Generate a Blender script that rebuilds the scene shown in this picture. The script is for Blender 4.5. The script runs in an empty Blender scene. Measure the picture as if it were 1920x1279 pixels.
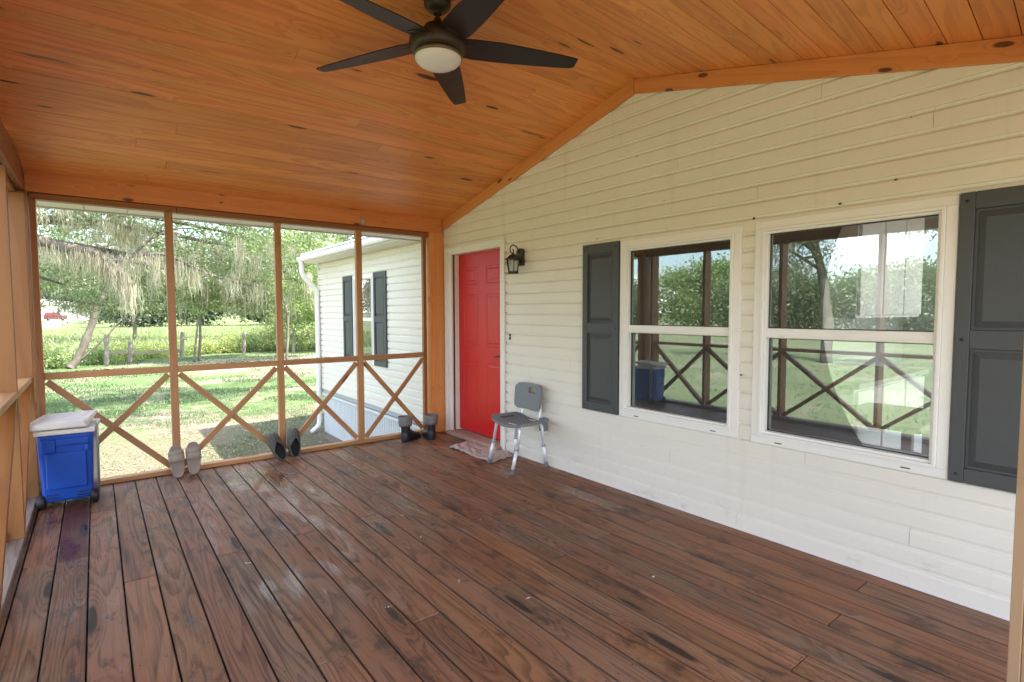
import bpy, math, random
import numpy as np
from mathutils import Vector, Matrix, noise as mnoise
random.seed(7); RG = np.random.default_rng(11)
SC = bpy.context.scene
COL = SC.collection

# ---------------------------------------------------------------- camera
yaw, pitch, roll, F = 0.66355575, -0.05486414, -0.00187865, 998.03
cy, sy, cp, sp = math.cos(yaw), math.sin(yaw), math.cos(pitch), math.sin(pitch)
f_ = Vector((sy*cp, cy*cp, sp)); r0 = Vector((cy, -sy, 0)); u0 = r0.cross(f_)
r_ = r0*math.cos(roll)+u0*math.sin(roll); u_ = u0*math.cos(roll)-r0*math.sin(roll)
cd = bpy.data.cameras.new('camera'); cam = bpy.data.objects.new('camera', cd); COL.objects.link(cam)
cam.matrix_world = Matrix(((r_.x, u_.x, -f_.x, 0), (r_.y, u_.y, -f_.y, 0), (r_.z, u_.z, -f_.z, 1.4), (0, 0, 0, 1)))
cd.sensor_width = 36; cd.lens = F/1920*36; cd.clip_start = 0.05; cd.clip_end = 3000
SC.camera = cam

# ---------------------------------------------------------------- sky, sun, exposure
SUN_EL, SUN_AZ = math.radians(57), math.radians(-46)      # azimuth measured from +X towards +Y
W = bpy.data.worlds.new('World'); SC.world = W; W.use_nodes = True
nt = W.node_tree; nt.nodes.clear()
out = nt.nodes.new('ShaderNodeOutputWorld'); bg = nt.nodes.new('ShaderNodeBackground')
sky = nt.nodes.new('ShaderNodeTexSky'); sky.sky_type = 'NISHITA'; sky.sun_disc = False
sky.sun_elevation = SUN_EL; sky.sun_rotation = math.pi/2 - SUN_AZ
sky.air_density = 1.0; sky.dust_density = 2.0
tc = nt.nodes.new('ShaderNodeTexCoord'); mp = nt.nodes.new('ShaderNodeMapping')
mp.inputs['Scale'].default_value = (1, 1, 2.6)
cn = nt.nodes.new('ShaderNodeTexNoise'); cn.inputs['Scale'].default_value = 2.6; cn.inputs['Detail'].default_value = 9
cn.inputs['Roughness'].default_value = 0.58
cr = nt.nodes.new('ShaderNodeValToRGB'); cr.color_ramp.elements[0].position = 0.50; cr.color_ramp.elements[1].position = 0.62
mx = nt.nodes.new('ShaderNodeMix'); mx.data_type = 'RGBA'
L = nt.links.new
L(tc.outputs['Generated'], mp.inputs['Vector']); L(mp.outputs['Vector'], cn.inputs['Vector'])
L(cn.outputs['Fac'], cr.inputs['Fac']); L(cr.outputs['Color'], mx.inputs[0])
L(sky.outputs['Color'], mx.inputs[6]); mx.inputs[7].default_value = (9.5, 9.6, 10.0, 1)
L(mx.outputs[2], bg.inputs['Color']); bg.inputs['Strength'].default_value = 0.15
L(bg.outputs[0], out.inputs[0])
sd = bpy.data.lights.new('sun', 'SUN'); sd.energy = 3.8; sd.angle = math.radians(0.5); sd.color = (1, .95, .86)
so = bpy.data.objects.new('sun', sd); COL.objects.link(so)
sdir = Vector((math.cos(SUN_EL)*math.cos(SUN_AZ), math.cos(SUN_EL)*math.sin(SUN_AZ), math.sin(SUN_EL)))
so.rotation_euler = sdir.to_track_quat('Z', 'Y').to_euler(); so.location = sdir*60
SC.view_settings.view_transform = 'Standard'; SC.view_settings.look = 'None'
SC.view_settings.exposure = 2.36; SC.view_settings.gamma = 1
SC.render.engine = 'CYCLES'
SC.cycles.max_bounces = 10; SC.cycles.diffuse_bounces = 8; SC.cycles.glossy_bounces = 4
SC.cycles.transparent_max_bounces = 24; SC.cycles.transmission_bounces = 4
SC.cycles.sample_clamp_indirect = 8

# ---------------------------------------------------------------- object helpers
def tag(o, label=None, cat=None, group=None, kind=None):
    if label: o['label'] = label
    if cat: o['category'] = cat
    if group: o['group'] = group
    if kind: o['kind'] = kind
    return o

def empty(name, label, cat, loc=(0, 0, 0), group=None):
    o = bpy.data.objects.new(name, None); o.location = loc; o.empty_display_size = .1
    COL.objects.link(o); return tag(o, label, cat, group)

def R(): return random.random()

class MB:
    """collects shapes; every vertex carries grain coordinates (along, across, thick) and a random value"""
    def __init__(s): s.v = []; s.f = []; s.g = []; s.r = []; s.m = []; s.sm = []
    def add(s, vs, fs, gs=None, r=None, m=0, sm=False):
        b = len(s.v); s.v += [tuple(p) for p in vs]; s.g += [tuple(p) for p in (gs or vs)]
        s.r += [R() if r is None else r]*len(vs)
        if len(s.r) != len(s.v): s.r = s.r[:len(s.v)]
        s.f += [tuple(b+i for i in f) for f in fs]; s.m += [m]*len(fs); s.sm += [sm]*len(fs)
    HF = [(0, 3, 2, 1), (4, 5, 6, 7), (0, 1, 5, 4), (1, 2, 6, 5), (2, 3, 7, 6), (3, 0, 4, 7)]
    def hexa(s, P, r=None, m=0, axis=None):
        P = [Vector(p) for p in P]
        e = [(P[1]-P[0]), (P[3]-P[0]), (P[4]-P[0])]; ln = [x.length for x in e]
        o = sorted(range(3), key=lambda i: -ln[i])
        if axis is not None: o = [axis]+[i for i in o if i != axis]
        loc = [(0, 0, 0), (1, 0, 0), (1, 1, 0), (0, 1, 0), (0, 0, 1), (1, 0, 1), (1, 1, 1), (0, 1, 1)]
        gs = [tuple(c[i]*ln[i] for i in o) for c in loc]
        s.add(P, s.HF, gs, R() if r is None else r, m)
    def box(s, x0, x1, y0, y1, z0, z1, r=None, m=0, axis=None):
        s.hexa([(x0, y0, z0), (x1, y0, z0), (x1, y1, z0), (x0, y1, z0), (x0, y0, z1), (x1, y0, z1), (x1, y1, z1), (x0, y1, z1)], r, m, axis)
    def bar(s, p, q, w, h, up=(0, 0, 1), r=None, m=0):
        """square bar p->q, w along side, h along up"""
        p, q = Vector(p), Vector(q); d = (q-p).normalized(); up = Vector(up); sd = d.cross(up).normalized(); u = sd.cross(d)
        a, b = sd*w/2, u*h/2
        s.hexa([p-a-b, q-a-b, q+a-b, p+a-b, p-a+b, q-a+b, q+a+b, p+a+b], r, m, 0)
    def tube(s, pts, rad, n=10, r=None, m=0, cap=True, sm=True):
        pts = [Vector(p) for p in pts]; rad = rad if isinstance(rad, (list, tuple)) else [rad]*len(pts)
        vs = []; gs = []; prev = None; al = 0
        for i, p in enumerate(pts):
            d = (pts[min(i+1, len(pts)-1)]-pts[max(i-1, 0)]).normalized()
            if prev is None: a = d.orthogonal().normalized()
            else: a = (prev-d*prev.dot(d)).normalized()
            prev = a; b = d.cross(a)
            if i: al += (p-pts[i-1]).length
            for k in range(n):
                t = 2*math.pi*k/n; vs.append(p+(a*math.cos(t)+b*math.sin(t))*rad[i]); gs.append((al, rad[i]*math.cos(t), rad[i]*math.sin(t)))
        fs = [(i*n+k, i*n+(k+1) % n, (i+1)*n+(k+1) % n, (i+1)*n+k) for i in range(len(pts)-1) for k in range(n)]
        if cap: fs += [tuple(range(n-1, -1, -1)), tuple((len(pts)-1)*n+k for k in range(n))]
        s.add(vs, fs, gs, R() if r is None else r, m, sm)
    def lathe(s, prof, c=(0, 0, 0), n=24, r=None, m=0, axis='Z', sm=True):
        vs = []
        for (a, z) in prof:
            for k in range(n):
                t = 2*math.pi*k/n; x, y = a*math.cos(t), a*math.sin(t)
                vs.append({'Z': (c[0]+x, c[1]+y, c[2]+z), 'X': (c[0]+z, c[1]+x, c[2]+y), 'Y': (c[0]+x, c[1]+z, c[2]+y)}[axis])
        k_ = len(prof)
        fs = [(i*n+k, i*n+(k+1) % n, (i+1)*n+(k+1) % n, (i+1)*n+k) for i in range(k_-1) for k in range(n)]
        if axis == 'Y': fs = [f[::-1] for f in fs]
        s.add(vs, fs, None, r, m, sm)
    def prism(s, poly, a, b, plane='YZ', r=None, m=0):
        """polygon extruded along the axis missing from plane"""
        def P(u, v, w): return {'YZ': (w, u, v), 'XZ': (u, w, v), 'XY': (u, v, w)}[plane]
        n = len(poly); vs = [P(u, v, a) for u, v in poly]+[P(u, v, b) for u, v in poly]
        fs = [tuple(range(n))[::-1], tuple(range(n, 2*n))]+[(i, (i+1) % n, n+(i+1) % n, n+i) for i in range(n)]
        s.add(vs, fs, None, r, m)
    def build(s, name, mats, parent=None, bevel=0, world=True, fix=True):
        me = bpy.data.meshes.new(name); me.from_pydata(s.v, [], s.f); me.update()
        for m in (mats if isinstance(mats, (list, tuple)) else [mats]): me.materials.append(m)
        me.polygons.foreach_set('material_index', s.m); me.polygons.foreach_set('use_smooth', s.sm)
        a = me.attributes.new('gc', 'FLOAT_VECTOR', 'POINT'); a.data.foreach_set('vector', np.array(s.g, dtype=np.float32).ravel())
        a = me.attributes.new('rnd', 'FLOAT', 'POINT'); a.data.foreach_set('value', np.array(s.r, dtype=np.float32))
        if fix:
            import bmesh
            bm = bmesh.new(); bm.from_mesh(me); bmesh.ops.recalc_face_normals(bm, faces=bm.faces); bm.to_mesh(me); bm.free()
        o = bpy.data.objects.new(name, me); COL.objects.link(o)
        if parent:
            o.parent = parent
            if world: o.location = -whereis(parent)
        if bevel:
            b = o.modifiers.new('bevel', 'BEVEL'); b.width = bevel; b.segments = 2; b.limit_method = 'ANGLE'; b.angle_limit = math.radians(40)
        return o

def whereis(o):
    p = Vector(o.location)
    while o.parent: o = o.parent; p += Vector(o.location)
    return p

def npmesh(name, V, Fq, rnd, mat, parent=None):
    """fast mesh of many small faces: V (n,3), Fq (m,k)"""
    me = bpy.data.meshes.new(name); n, k = Fq.shape
    me.vertices.add(len(V)); me.vertices.foreach_set('co', V.astype(np.float32).ravel())
    me.loops.add(n*k); me.loops.foreach_set('vertex_index', Fq.astype(np.int32).ravel())
    me.polygons.add(n); me.polygons.foreach_set('loop_start', np.arange(0, n*k, k, dtype=np.int32))
    me.update(calc_edges=True); me.validate()
    a = me.attributes.new('rnd', 'FLOAT', 'POINT'); a.data.foreach_set('value', rnd.astype(np.float32))
    me.materials.append(mat)
    o = bpy.data.objects.new(name, me); COL.objects.link(o)
    if parent: o.parent = parent; o.location = -whereis(parent)
    return o

def copy_tree(o, parent=None, loc=None, label=None):
    c = o.copy(); COL.objects.link(c)
    if parent: c.parent = parent
    if loc is not None: c.location = loc
    if label: c['label'] = label
    for ch in list(o.children): copy_tree(ch, c)
    return c

# ---------------------------------------------------------------- materials
def newmat(name):
    m = bpy.data.materials.new(name); m.use_nodes = True; return m, m.node_tree, m.node_tree.nodes['Principled BSDF']

class NT:
    def __init__(s, nt): s.t = nt
    def n(s, ty, **kw):
        x = s.t.nodes.new(ty)
        for k, v in kw.items(): setattr(x, k, v)
        return x
    def l(s, a, b): s.t.links.new(a, b)
    def math(s, op, a, b=None, c=None, clamp=False):
        x = s.n('ShaderNodeMath', operation=op); x.use_clamp = clamp
        for i, v in enumerate((a, b, c)):
            if v is None: continue
            if isinstance(v, (int, float)): x.inputs[i].default_value = v
            else: s.l(v, x.inputs[i])
        return x.outputs[0]
    def vmath(s, op, a, b=None):
        x = s.n('ShaderNodeVectorMath', operation=op)
        for i, v in enumerate((a, b)):
            if v is None: continue
            if isinstance(v, tuple): x.inputs[i].default_value = v
            else: s.l(v, x.inputs[i])
        return x.outputs[0]
    def noise(s, vec, scale=1, detail=3, rough=.5, dist=0):
        x = s.n('ShaderNodeTexNoise'); x.inputs['Scale'].default_value = scale; x.inputs['Detail'].default_value = detail
        x.inputs['Roughness'].default_value = rough; x.inputs['Distortion'].default_value = dist
        if vec is not None: s.l(vec, x.inputs['Vector'])
        return x.outputs['Fac']
    def ramp(s, fac, lo, hi, a=0., b=1., smooth=True):
        x = s.n('ShaderNodeMapRange'); x.interpolation_type = 'SMOOTHSTEP' if smooth else 'LINEAR'; x.clamp = True
        x.inputs[1].default_value = lo; x.inputs[2].default_value = hi; x.inputs[3].default_value = a; x.inputs[4].default_value = b
        s.l(fac, x.inputs[0]); return x.outputs[0]
    def mix(s, f, a, b, mode='MIX'):
        x = s.n('ShaderNodeMix', data_type='RGBA', blend_type=mode); x.clamp_factor = True
        for i, v in ((0, f), (6, a), (7, b)):
            if isinstance(v, (int, float)): x.inputs[i].default_value = v
            elif isinstance(v, tuple): x.inputs[i].default_value = (*v, 1) if len(v) == 3 else v
            else: s.l(v, x.inputs[i])
        return x.outputs[2]
    def attr(s, name, out='Fac'):
        x = s.n('ShaderNodeAttribute'); x.attribute_name = name; return x.outputs[out]
    def bump(s, h, strength, dist, to):
        x = s.n('ShaderNodeBump'); x.inputs['Strength'].default_value = strength; x.inputs['Distance'].default_value = dist
        s.l(h, x.inputs['Height']); s.l(x.outputs[0], to.inputs['Normal'])
    def obj(s): return s.n('ShaderNodeTexCoord').outputs['Object']

def wood(name, light, dark, knot=(.05, .02, .01), rings=8, ringamt=.6, knots=.5, knotsc=(1.3, 5), var=.3, rough=.45, deck=False, streak=0., spec=.5, fibre=.25, kr=.10):
    m, t, B = newmat(name); N = NT(t)
    g = N.attr('gc', 'Vector'); rn = N.attr('rnd')
    comb = N.n('ShaderNodeCombineXYZ')
    for i, k in enumerate((37.3, 11.7, 5.1)): N.l(N.math('MULTIPLY', rn, k), comb.inputs[i])
    P = N.vmath('ADD', g, comb.outputs[0])
    # knots
    kv = N.vmath('MULTIPLY', P, (knotsc[0], knotsc[1], 0.6))
    vo = N.n('ShaderNodeTexVoronoi'); vo.inputs['Scale'].default_value = 1; N.l(kv, vo.inputs['Vector'])
    kd = N.math('ADD', vo.outputs['Distance'], N.math('MULTIPLY', N.noise(N.vmath('MULTIPLY', P, (20, 40, 40)), 1, 2), .05))
    sep = N.n('ShaderNodeSeparateColor'); N.l(vo.outputs['Color'], sep.inputs[0])
    on = N.math('LESS_THAN', sep.outputs[0], knots)
    kd = N.math('ADD', kd, N.math('MULTIPLY', N.math('SUBTRACT', sep.outputs[1], .5), kr*1.1))
    kmask = N.math('MULTIPLY', N.ramp(kd, kr, kr*1.6, 1, 0), on)
    khalo = N.math('MULTIPLY', N.ramp(kd, .08, .34+kr, 1, 0), on)
    # growth rings as contours of a stretched noise
    n1 = N.noise(N.vmath('MULTIPLY', P, (.55, 6, 6)), 1, 1.5, .45, .3)
    n1 = N.math('ADD', n1, N.math('MULTIPLY', khalo, .28))
    ring = N.math('FRACT', N.math('MULTIPLY', n1, rings))
    ringm = N.math('MULTIPLY', N.ramp(ring, .25, .9, 0, 1), N.ramp(ring, .92, 1, 1, 0))
    fib = N.noise(N.vmath('MULTIPLY', P, (3.5, 150, 150)), 1, 3, .6)
    big = N.noise(N.vmath('MULTIPLY', P, (.8, 3, 3)), 1, 3)
    fac = N.math('ADD', N.math('MULTIPLY', ringm, ringamt), N.math('MULTIPLY', N.math('SUBTRACT', fib, .5), fibre*3))
    fac = N.math('ADD', fac, N.math('MULTIPLY', N.math('SUBTRACT', big, .5), .8), clamp=True)
    col = N.mix(fac, light, dark)
    val = N.math('ADD', 1-var/2, N.math('MULTIPLY', N.math('FRACT', N.math('MULTIPLY', rn, 91.7)), var))
    hsv = N.n('ShaderNodeHueSaturation'); N.l(col, hsv.inputs['Color']); N.l(val, hsv.inputs['Value'])
    N.l(N.math('ADD', .496, N.math('MULTIPLY', N.math('FRACT', N.math('MULTIPLY', rn, 53.1)), .010)), hsv.inputs['Hue'])
    col = hsv.outputs[0]
    if streak:
        st = N.noise(N.vmath('MULTIPLY', P, (.9, 9, 9)), 1, 4, .6)
        st = N.ramp(st, .62, .72, 0, streak)
        st = N.math('MULTIPLY', st, N.math('LESS_THAN', N.math('FRACT', N.math('MULTIPLY', rn, 17.3)), .45))
        col = N.mix(st, col, (.06, .035, .02))
    if deck:
        ob = N.obj()
        # weathered grey, worn orange, dark mildew stains, milky drips
        w1 = N.noise(N.vmath('MULTIPLY', ob, (2.2, 1.1, 1)), 1, 5, .62)
        gy = N.ramp(N.math('ADD', w1, N.math('MULTIPLY', N.math('FRACT', N.math('MULTIPLY', rn, 29.3)), .16)), .48, .70, 0, .40)
        col = N.mix(gy, col, N.mix(fac, (.215, .160, .115), (.058, .042, .030)))
        w2 = N.noise(N.vmath('ADD', N.vmath('MULTIPLY', ob, (2.6, 1.4, 1)), (7, 3, 0)), 1, 4, .6)
        col = N.mix(N.ramp(w2, .53, .72, 0, .62), col, (.24, .088, .032))
        sx = N.n('ShaderNodeSeparateXYZ'); N.l(ob, sx.inputs[0])
        byw = N.ramp(sx.outputs[0], 2.35, 2.85, 0, .55)           # boards by the house wall kept their stain
        col = N.mix(N.math('MULTIPLY', byw, N.ramp(w1, .35, .6, 1, .35)), col, N.mix(fac, (.30, .12, .05), (.17, .06, .028)))
        w3 = N.noise(N.vmath('ADD', N.vmath('MULTIPLY', ob, (5, 2.6, 1)), (1, 9, 0)), 1, 7, .72)
        col = N.mix(N.ramp(w3, .535, .65, 0, .68), col, (.028, .022, .018))
        w4 = N.noise(N.vmath('ADD', N.vmath('MULTIPLY', ob, (14, 8, 1)), (4, 2, 0)), 1, 6, .7)
        col = N.mix(N.ramp(w4, .655, .72, 0, .35), col, (.34, .30, .27))
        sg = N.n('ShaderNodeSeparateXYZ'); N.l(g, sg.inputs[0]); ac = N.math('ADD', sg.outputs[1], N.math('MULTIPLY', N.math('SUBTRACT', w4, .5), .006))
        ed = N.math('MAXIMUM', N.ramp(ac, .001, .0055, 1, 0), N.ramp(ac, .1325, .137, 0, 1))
        col = N.mix(N.math('MULTIPLY', ed, .45), col, (.014, .010, .008))  # board edges darkened to stand for the shaded gaps between boards
        # one board end holds a dried dark red spill
        jt = N.math('MULTIPLY', N.math('SUBTRACT', w3, .5), .07)
        sxx = N.math('ADD', sx.outputs[0], jt); syy = N.math('ADD', sx.outputs[1], jt)
        sp_ = N.math('MULTIPLY', N.math('GREATER_THAN', sxx, -.225), N.math('LESS_THAN', sxx, -.085))
        sp_ = N.math('MULTIPLY', sp_, N.math('GREATER_THAN', syy, 3.85))
        col = N.mix(N.math('MULTIPLY', sp_, .85), col, (.075, .014, .006))
    col = N.mix(N.math('MULTIPLY', khalo, .3), col, dark)
    col = N.mix(N.math('MULTIPLY', kmask, .9), col, knot)
    N.l(col, B.inputs['Base Color'])
    if deck:
        wet = N.noise(N.vmath('ADD', N.vmath('MULTIPLY', ob, (6.5, 1.6, 1)), (2.3, 5.1, 0)), 1, 4, .6)
        wet = N.math('ADD', wet, N.math('MULTIPLY', N.math('SUBTRACT', N.math('FRACT', N.math('MULTIPLY', rn, 71.3)), .5), .16))
        rg = N.ramp(wet, .52, .66, .56, .27)
        rg = N.math('ADD', rg, N.math('MULTIPLY', N.math('SUBTRACT', fib, .5), .3), clamp=True)
        # two damp boards by the clogs
        dx = N.math('SUBTRACT', sx.outputs[0], 1.05); dy = N.math('SUBTRACT', sx.outputs[1], 4.75)
        dd = N.math('SQRT', N.math('ADD', N.math('MULTIPLY', dx, dx), N.math('MULTIPLY', N.math('MULTIPLY', dy, dy), .5)))
        dd = N.math('ADD', dd, N.math('MULTIPLY', N.math('SUBTRACT', w3, .5), 1.1))
        pud = N.ramp(dd, .16, .30, 1, 0)
        rg = N.math('MULTIPLY', rg, N.math('SUBTRACT', 1, N.math('MULTIPLY', pud, .75)))
        N.l(rg, B.inputs['Roughness'])
        h = N.math('ADD', N.math('MULTIPLY', ringm, .5), N.math('ADD', N.math('MULTIPLY', fib, .8), N.math('MULTIPLY', w4, .4)))
        N.bump(h, .35, .003, B)
    else:
        N.l(N.math('ADD', rough-.1, N.math('MULTIPLY', fib, .2)), B.inputs['Roughness'])
        N.bump(N.math('ADD', N.math('MULTIPLY', ringm, .4), fib), .15, .002, B)
    B.inputs['Specular IOR Level'].default_value = spec
    return m

def paint(name, col, rough=.5, var=.06, scale=6, bump=.05, metal=0, dirt=0, dirtcol=(.25, .22, .16), spec=.5):
    m, t, B = newmat(name); N = NT(t); ob = N.obj()
    n = N.noise(ob, scale, 5, .6)
    lo = tuple(c*(1-var) for c in col); hi = tuple(min(1, c*(1+var)) for c in col)
    c = N.mix(n, lo, hi)
    if dirt:
        d = N.noise(ob, scale*2.3, 8, .7)
        c = N.mix(N.ramp(d, .55, .78, 0, dirt), c, dirtcol)
    N.l(c, B.inputs['Base Color']); N.l(N.math('ADD', rough-.08, N.math('MULTIPLY', n, .16)), B.inputs['Roughness'])
    B.inputs['Metallic'].default_value = metal; B.inputs['Specular IOR Level'].default_value = spec
    if bump: N.bump(N.noise(ob, scale*25, 3), bump, .002, B)
    return m

M = {}
M['ceil'] = wood('stained_ceiling_pine', (.78, .300, .078), (.55, .165, .036), (.040, .013, .006), rings=9, ringamt=.48, knots=.62, knotsc=(1.9, 8.0), var=.20, kr=.10, rough=.42, streak=.75, fibre=.22)
M['trim'] = wood('stained_trim_pine', (.70, .275, .080), (.54, .175, .040), (.085, .025, .010), rings=6, ringamt=.4, knots=.8, knotsc=(4.5, 12), kr=.11, var=.12, rough=.42)
M['frame'] = wood('frame_pine', (.46, .235, .100), (.33, .145, .052), (.12, .045, .02), rings=6, ringamt=.45, knots=.4, knotsc=(2, 9), var=.2, rough=.5)
M['frame2'] = wood('frame_pine_golden', (.30, .118, .033), (.215, .075, .019), (.12, .045, .02), rings=5, ringamt=.4, knots=.35, knotsc=(1.5, 7), var=.12, rough=.5)
M['rawpine'] = wood('weathered_post_pine', (.37, .245, .135), (.28, .17, .085), (.15, .08, .04), rings=5, ringamt=.4, knots=.3, var=.1, rough=.6)
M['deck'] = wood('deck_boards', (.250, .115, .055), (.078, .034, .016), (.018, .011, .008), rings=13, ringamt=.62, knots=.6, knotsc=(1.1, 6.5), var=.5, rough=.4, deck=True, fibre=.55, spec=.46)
M['thresh'] = wood('worn_threshold_pine', (.42, .29, .235), (.30, .19, .15), rings=7, var=.05, rough=.6)
M['greypine'] = wood('weathered_grey_pine', (.26, .20, .165), (.15, .11, .09), rings=7, var=.1, rough=.6)

def siding_mat():
    m, t, B = newmat('cream_vinyl_siding'); N = NT(t); ob = N.obj()
    n = N.noise(N.vmath('MULTIPLY', ob, (1, .6, 2)), 1.6, 4, .6)
    c = N.mix(n, (.76, .715, .615), (.81, .775, .69))
    gr = N.noise(N.vmath('MULTIPLY', ob, (40, 4, 60)), 1, 3)
    c = N.mix(N.math('MULTIPLY', gr, .12), c, (.62, .57, .47))
    sx = N.n('ShaderNodeSeparateXYZ'); N.l(ob, sx.inputs[0])
    low = N.ramp(sx.outputs[2], .0, .30, 1, 0)
    sm = N.noise(N.vmath('MULTIPLY', ob, (3, 5, 9)), 1, 7, .75)
    c = N.mix(N.math('MULTIPLY', low, N.ramp(sm, .55, .72, 0, .38)), c, (.22, .22, .22))
    st = N.noise(N.vmath('MULTIPLY', ob, (3, 7, .5)), 1, 5, .6)
    c = N.mix(N.ramp(st, .58, .74, 0, .14), c, (.42, .38, .22))
    N.l(c, B.inputs['Base Color']); B.inputs['Roughness'].default_value = .5
    N.bump(gr, .08, .002, B); return m
M['siding'] = siding_mat()
M['vinyl'] = paint('white_vinyl', (.83, .81, .76), .38, .03, 4, .0, dirt=.12)
M['whitetrim'] = paint('white_trim', (.80, .77, .72), .45, .04, 5, .03, dirt=.2)
M['shutter'] = paint('charcoal_shutter', (.060, .064, .066), .5, .12, 7, .25, dirt=.12, dirtcol=(.16, .17, .16))
M['door'] = paint('red_door_paint', (.58, .010, .010), .38, .05, 3, .06)
M['black'] = paint('black_metal_and_gaps', (.018, .015, .012), .42, .15, 10, .1)
M['bronze'] = paint('bronze_metal', (.045, .032, .020), .4, .2, 12, .15, metal=.3)
M['blade'] = paint('fan_blade_brown', (.016, .010, .008), .42, .12, 8, .08)
M['alu'] = paint('brushed_aluminium', (.82, .83, .85), .38, .04, 20, .05, metal=.35)
M['greyplastic'] = paint('grey_moulded_plastic', (.175, .19, .20), .5, .06, 10, .12)
M['rubber'] = paint('grey_rubber', (.15, .15, .15), .8, .1, 20, .2)
M['blackrubber'] = paint('black_rubber', (.012, .012, .013), .5, .15, 15, .2)
M['navy'] = paint('dark_boot_rubber', (.022, .023, .027), .42, .2, 12, .25, dirt=.25, dirtcol=(.12, .10, .08))
M['cuff'] = paint('grey_boot_cuff', (.20, .195, .19), .9, .15, 30, .6)
M['tan'] = paint('taupe_foam', (.34, .285, .235), .75, .06, 14, .25)
M['tan2'] = paint('taupe_foam_footbed', (.29, .24, .20), .85, .08, 30, .4)
M['clog'] = paint('muddy_grey_clog', (.095, .092, .085), .7, .2, 14, .3, dirt=.55, dirtcol=(.16, .13, .09))
M['clogin'] = paint('dark_clog_lining', (.008, .009, .011), .8, .2, 14, .3)
M['coolblue'] = paint('blue_cooler_plastic', (.005, .062, .40), .30, .08, 5, .03, dirt=.06, dirtcol=(.2, .25, .35))
M['coolwhite'] = paint('off_white_cooler_plastic', (.72, .70, .67), .45, .07, 6, .05, dirt=.22, dirtcol=(.33, .29, .24))
M['bowl'] = paint('frosted_glass_bowl', (.80, .79, .78), .35, .03, 9, .0, dirt=.1)
M['roof'] = paint('pale_metal_roof', (.55, .56, .55), .45, .08, 4, .03, dirt=.3)
M['conc'] = paint('pale_concrete', (.45, .43, .40), .85, .12, 5, .4)
M['grayw'] = paint('interior_grey_wall', (.42, .43, .42), .7, .03, 3, .02)
M['whitecab'] = paint('white_cabinet_paint', (.78, .78, .76), .4, .03, 3, .0)
M['darkfl'] = paint('dark_interior_floor', (.22, .18, .15), .4, .2, 3, .0)
M['steel'] = paint('galvanised_steel', (.45, .46, .47), .45, .1, 20, .1, metal=.7)
M['redmat'] = paint('red_fabric', (.10, .016, .018), .8, .1, 10, .1)
M['mudbrown'] = paint('dry_leaf_brown', (.10, .055, .03), .9, .4, 60, .2)
M['skirt'] = paint('white_ribbed_skirting', (.66, .68, .69), .5, .06, 4, .03, dirt=.3, dirtcol=(.3, .32, .3))
M['postgrey'] = paint('weathered_fence_wood', (.23, .20, .165), .9, .3, 9, .6)
M['screwhead'] = paint('rusty_screw_head', (.07, .05, .04), .5, .3, 20, .1, metal=.5)
M['brass'] = paint('tarnished_brass', (.16, .12, .07), .4, .2, 20, .1, metal=.7)

def glass_mat(name, tint=(.93, .95, .95), ior=2.0, dust=.03):
    m = bpy.data.materials.new(name); m.use_nodes = True; t = m.node_tree; t.nodes.clear(); N = NT(t)
    o = N.n('ShaderNodeOutputMaterial'); tr = N.n('ShaderNodeBsdfTransparent'); tr.inputs[0].default_value = (*tint, 1)
    gl = N.n('ShaderNodeBsdfGlossy'); gl.inputs['Roughness'].default_value = .0; gl.inputs[0].default_value = (.92, 1, .99, 1)
    fr = N.n('ShaderNodeFresnel'); fr.inputs[0].default_value = ior
    mx = N.n('ShaderNodeMixShader'); N.l(fr.outputs[0], mx.inputs[0]); N.l(tr.outputs[0], mx.inputs[1]); N.l(gl.outputs[0], mx.inputs[2])
    df = N.n('ShaderNodeBsdfDiffuse'); df.inputs[0].default_value = (.6, .6, .58, 1)
    ob = N.obj(); sp = N.noise(ob, 150, 2, .5); cl = N.noise(ob, 3, 3)
    f = N.math('MULTIPLY', N.ramp(sp, .66, .74, 0, 1), N.ramp(cl, .45, .65, 0, .35)); f = N.math('ADD', f, dust)
    m2 = N.n('ShaderNodeMixShader'); N.l(f, m2.inputs[0]); N.l(mx.outputs[0], m2.inputs[1]); N.l(df.outputs[0], m2.inputs[2])
    N.l(m2.outputs[0], o.inputs[0]); return m
M['glass'] = glass_mat('window_glass', ior=2.7)
M['lampglass'] = glass_mat('seeded_lamp_glass', ior=1.6, dust=.35)

def leaf_mat(name, a, b, c, trans=.45):
    m = bpy.data.materials.new(name); m.use_nodes = True; t = m.node_tree; t.nodes.clear(); N = NT(t)
    o = N.n('ShaderNodeOutputMaterial'); rn = N.attr('rnd')
    r = N.n('ShaderNodeValToRGB'); N.l(rn, r.inputs[0]); e = r.color_ramp.elements
    e[0].color = (*a, 1); e[1].color = (*c, 1); x = e.new(.5); x.color = (*b, 1)
    d = N.n('ShaderNodeBsdfDiffuse'); tl = N.n('ShaderNodeBsdfTranslucent'); gl = N.n('ShaderNodeBsdfGlossy'); gl.inputs['Roughness'].default_value = .45
    N.l(r.outputs[0], d.inputs[0])
    br = N.mix(.5, r.outputs[0], (b[0]*1.6, b[1]*1.8, b[2]), 'MIX'); N.l(br, tl.inputs[0])
    m1 = N.n('ShaderNodeMixShader'); m1.inputs[0].default_value = trans; N.l(d.outputs[0], m1.inputs[1]); N.l(tl.outputs[0], m1.inputs[2])
    m2 = N.n('ShaderNodeMixShader'); m2.inputs[0].default_value = .05; N.l(m1.outputs[0], m2.inputs[1]); N.l(gl.outputs[0], m2.inputs[2])
    N.l(m2.outputs[0], o.inputs[0]); return m
M['leaf'] = leaf_mat('oak_leaf', (.085, .115, .055), (.16, .20, .10), (.28, .32, .18), .55)
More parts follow.
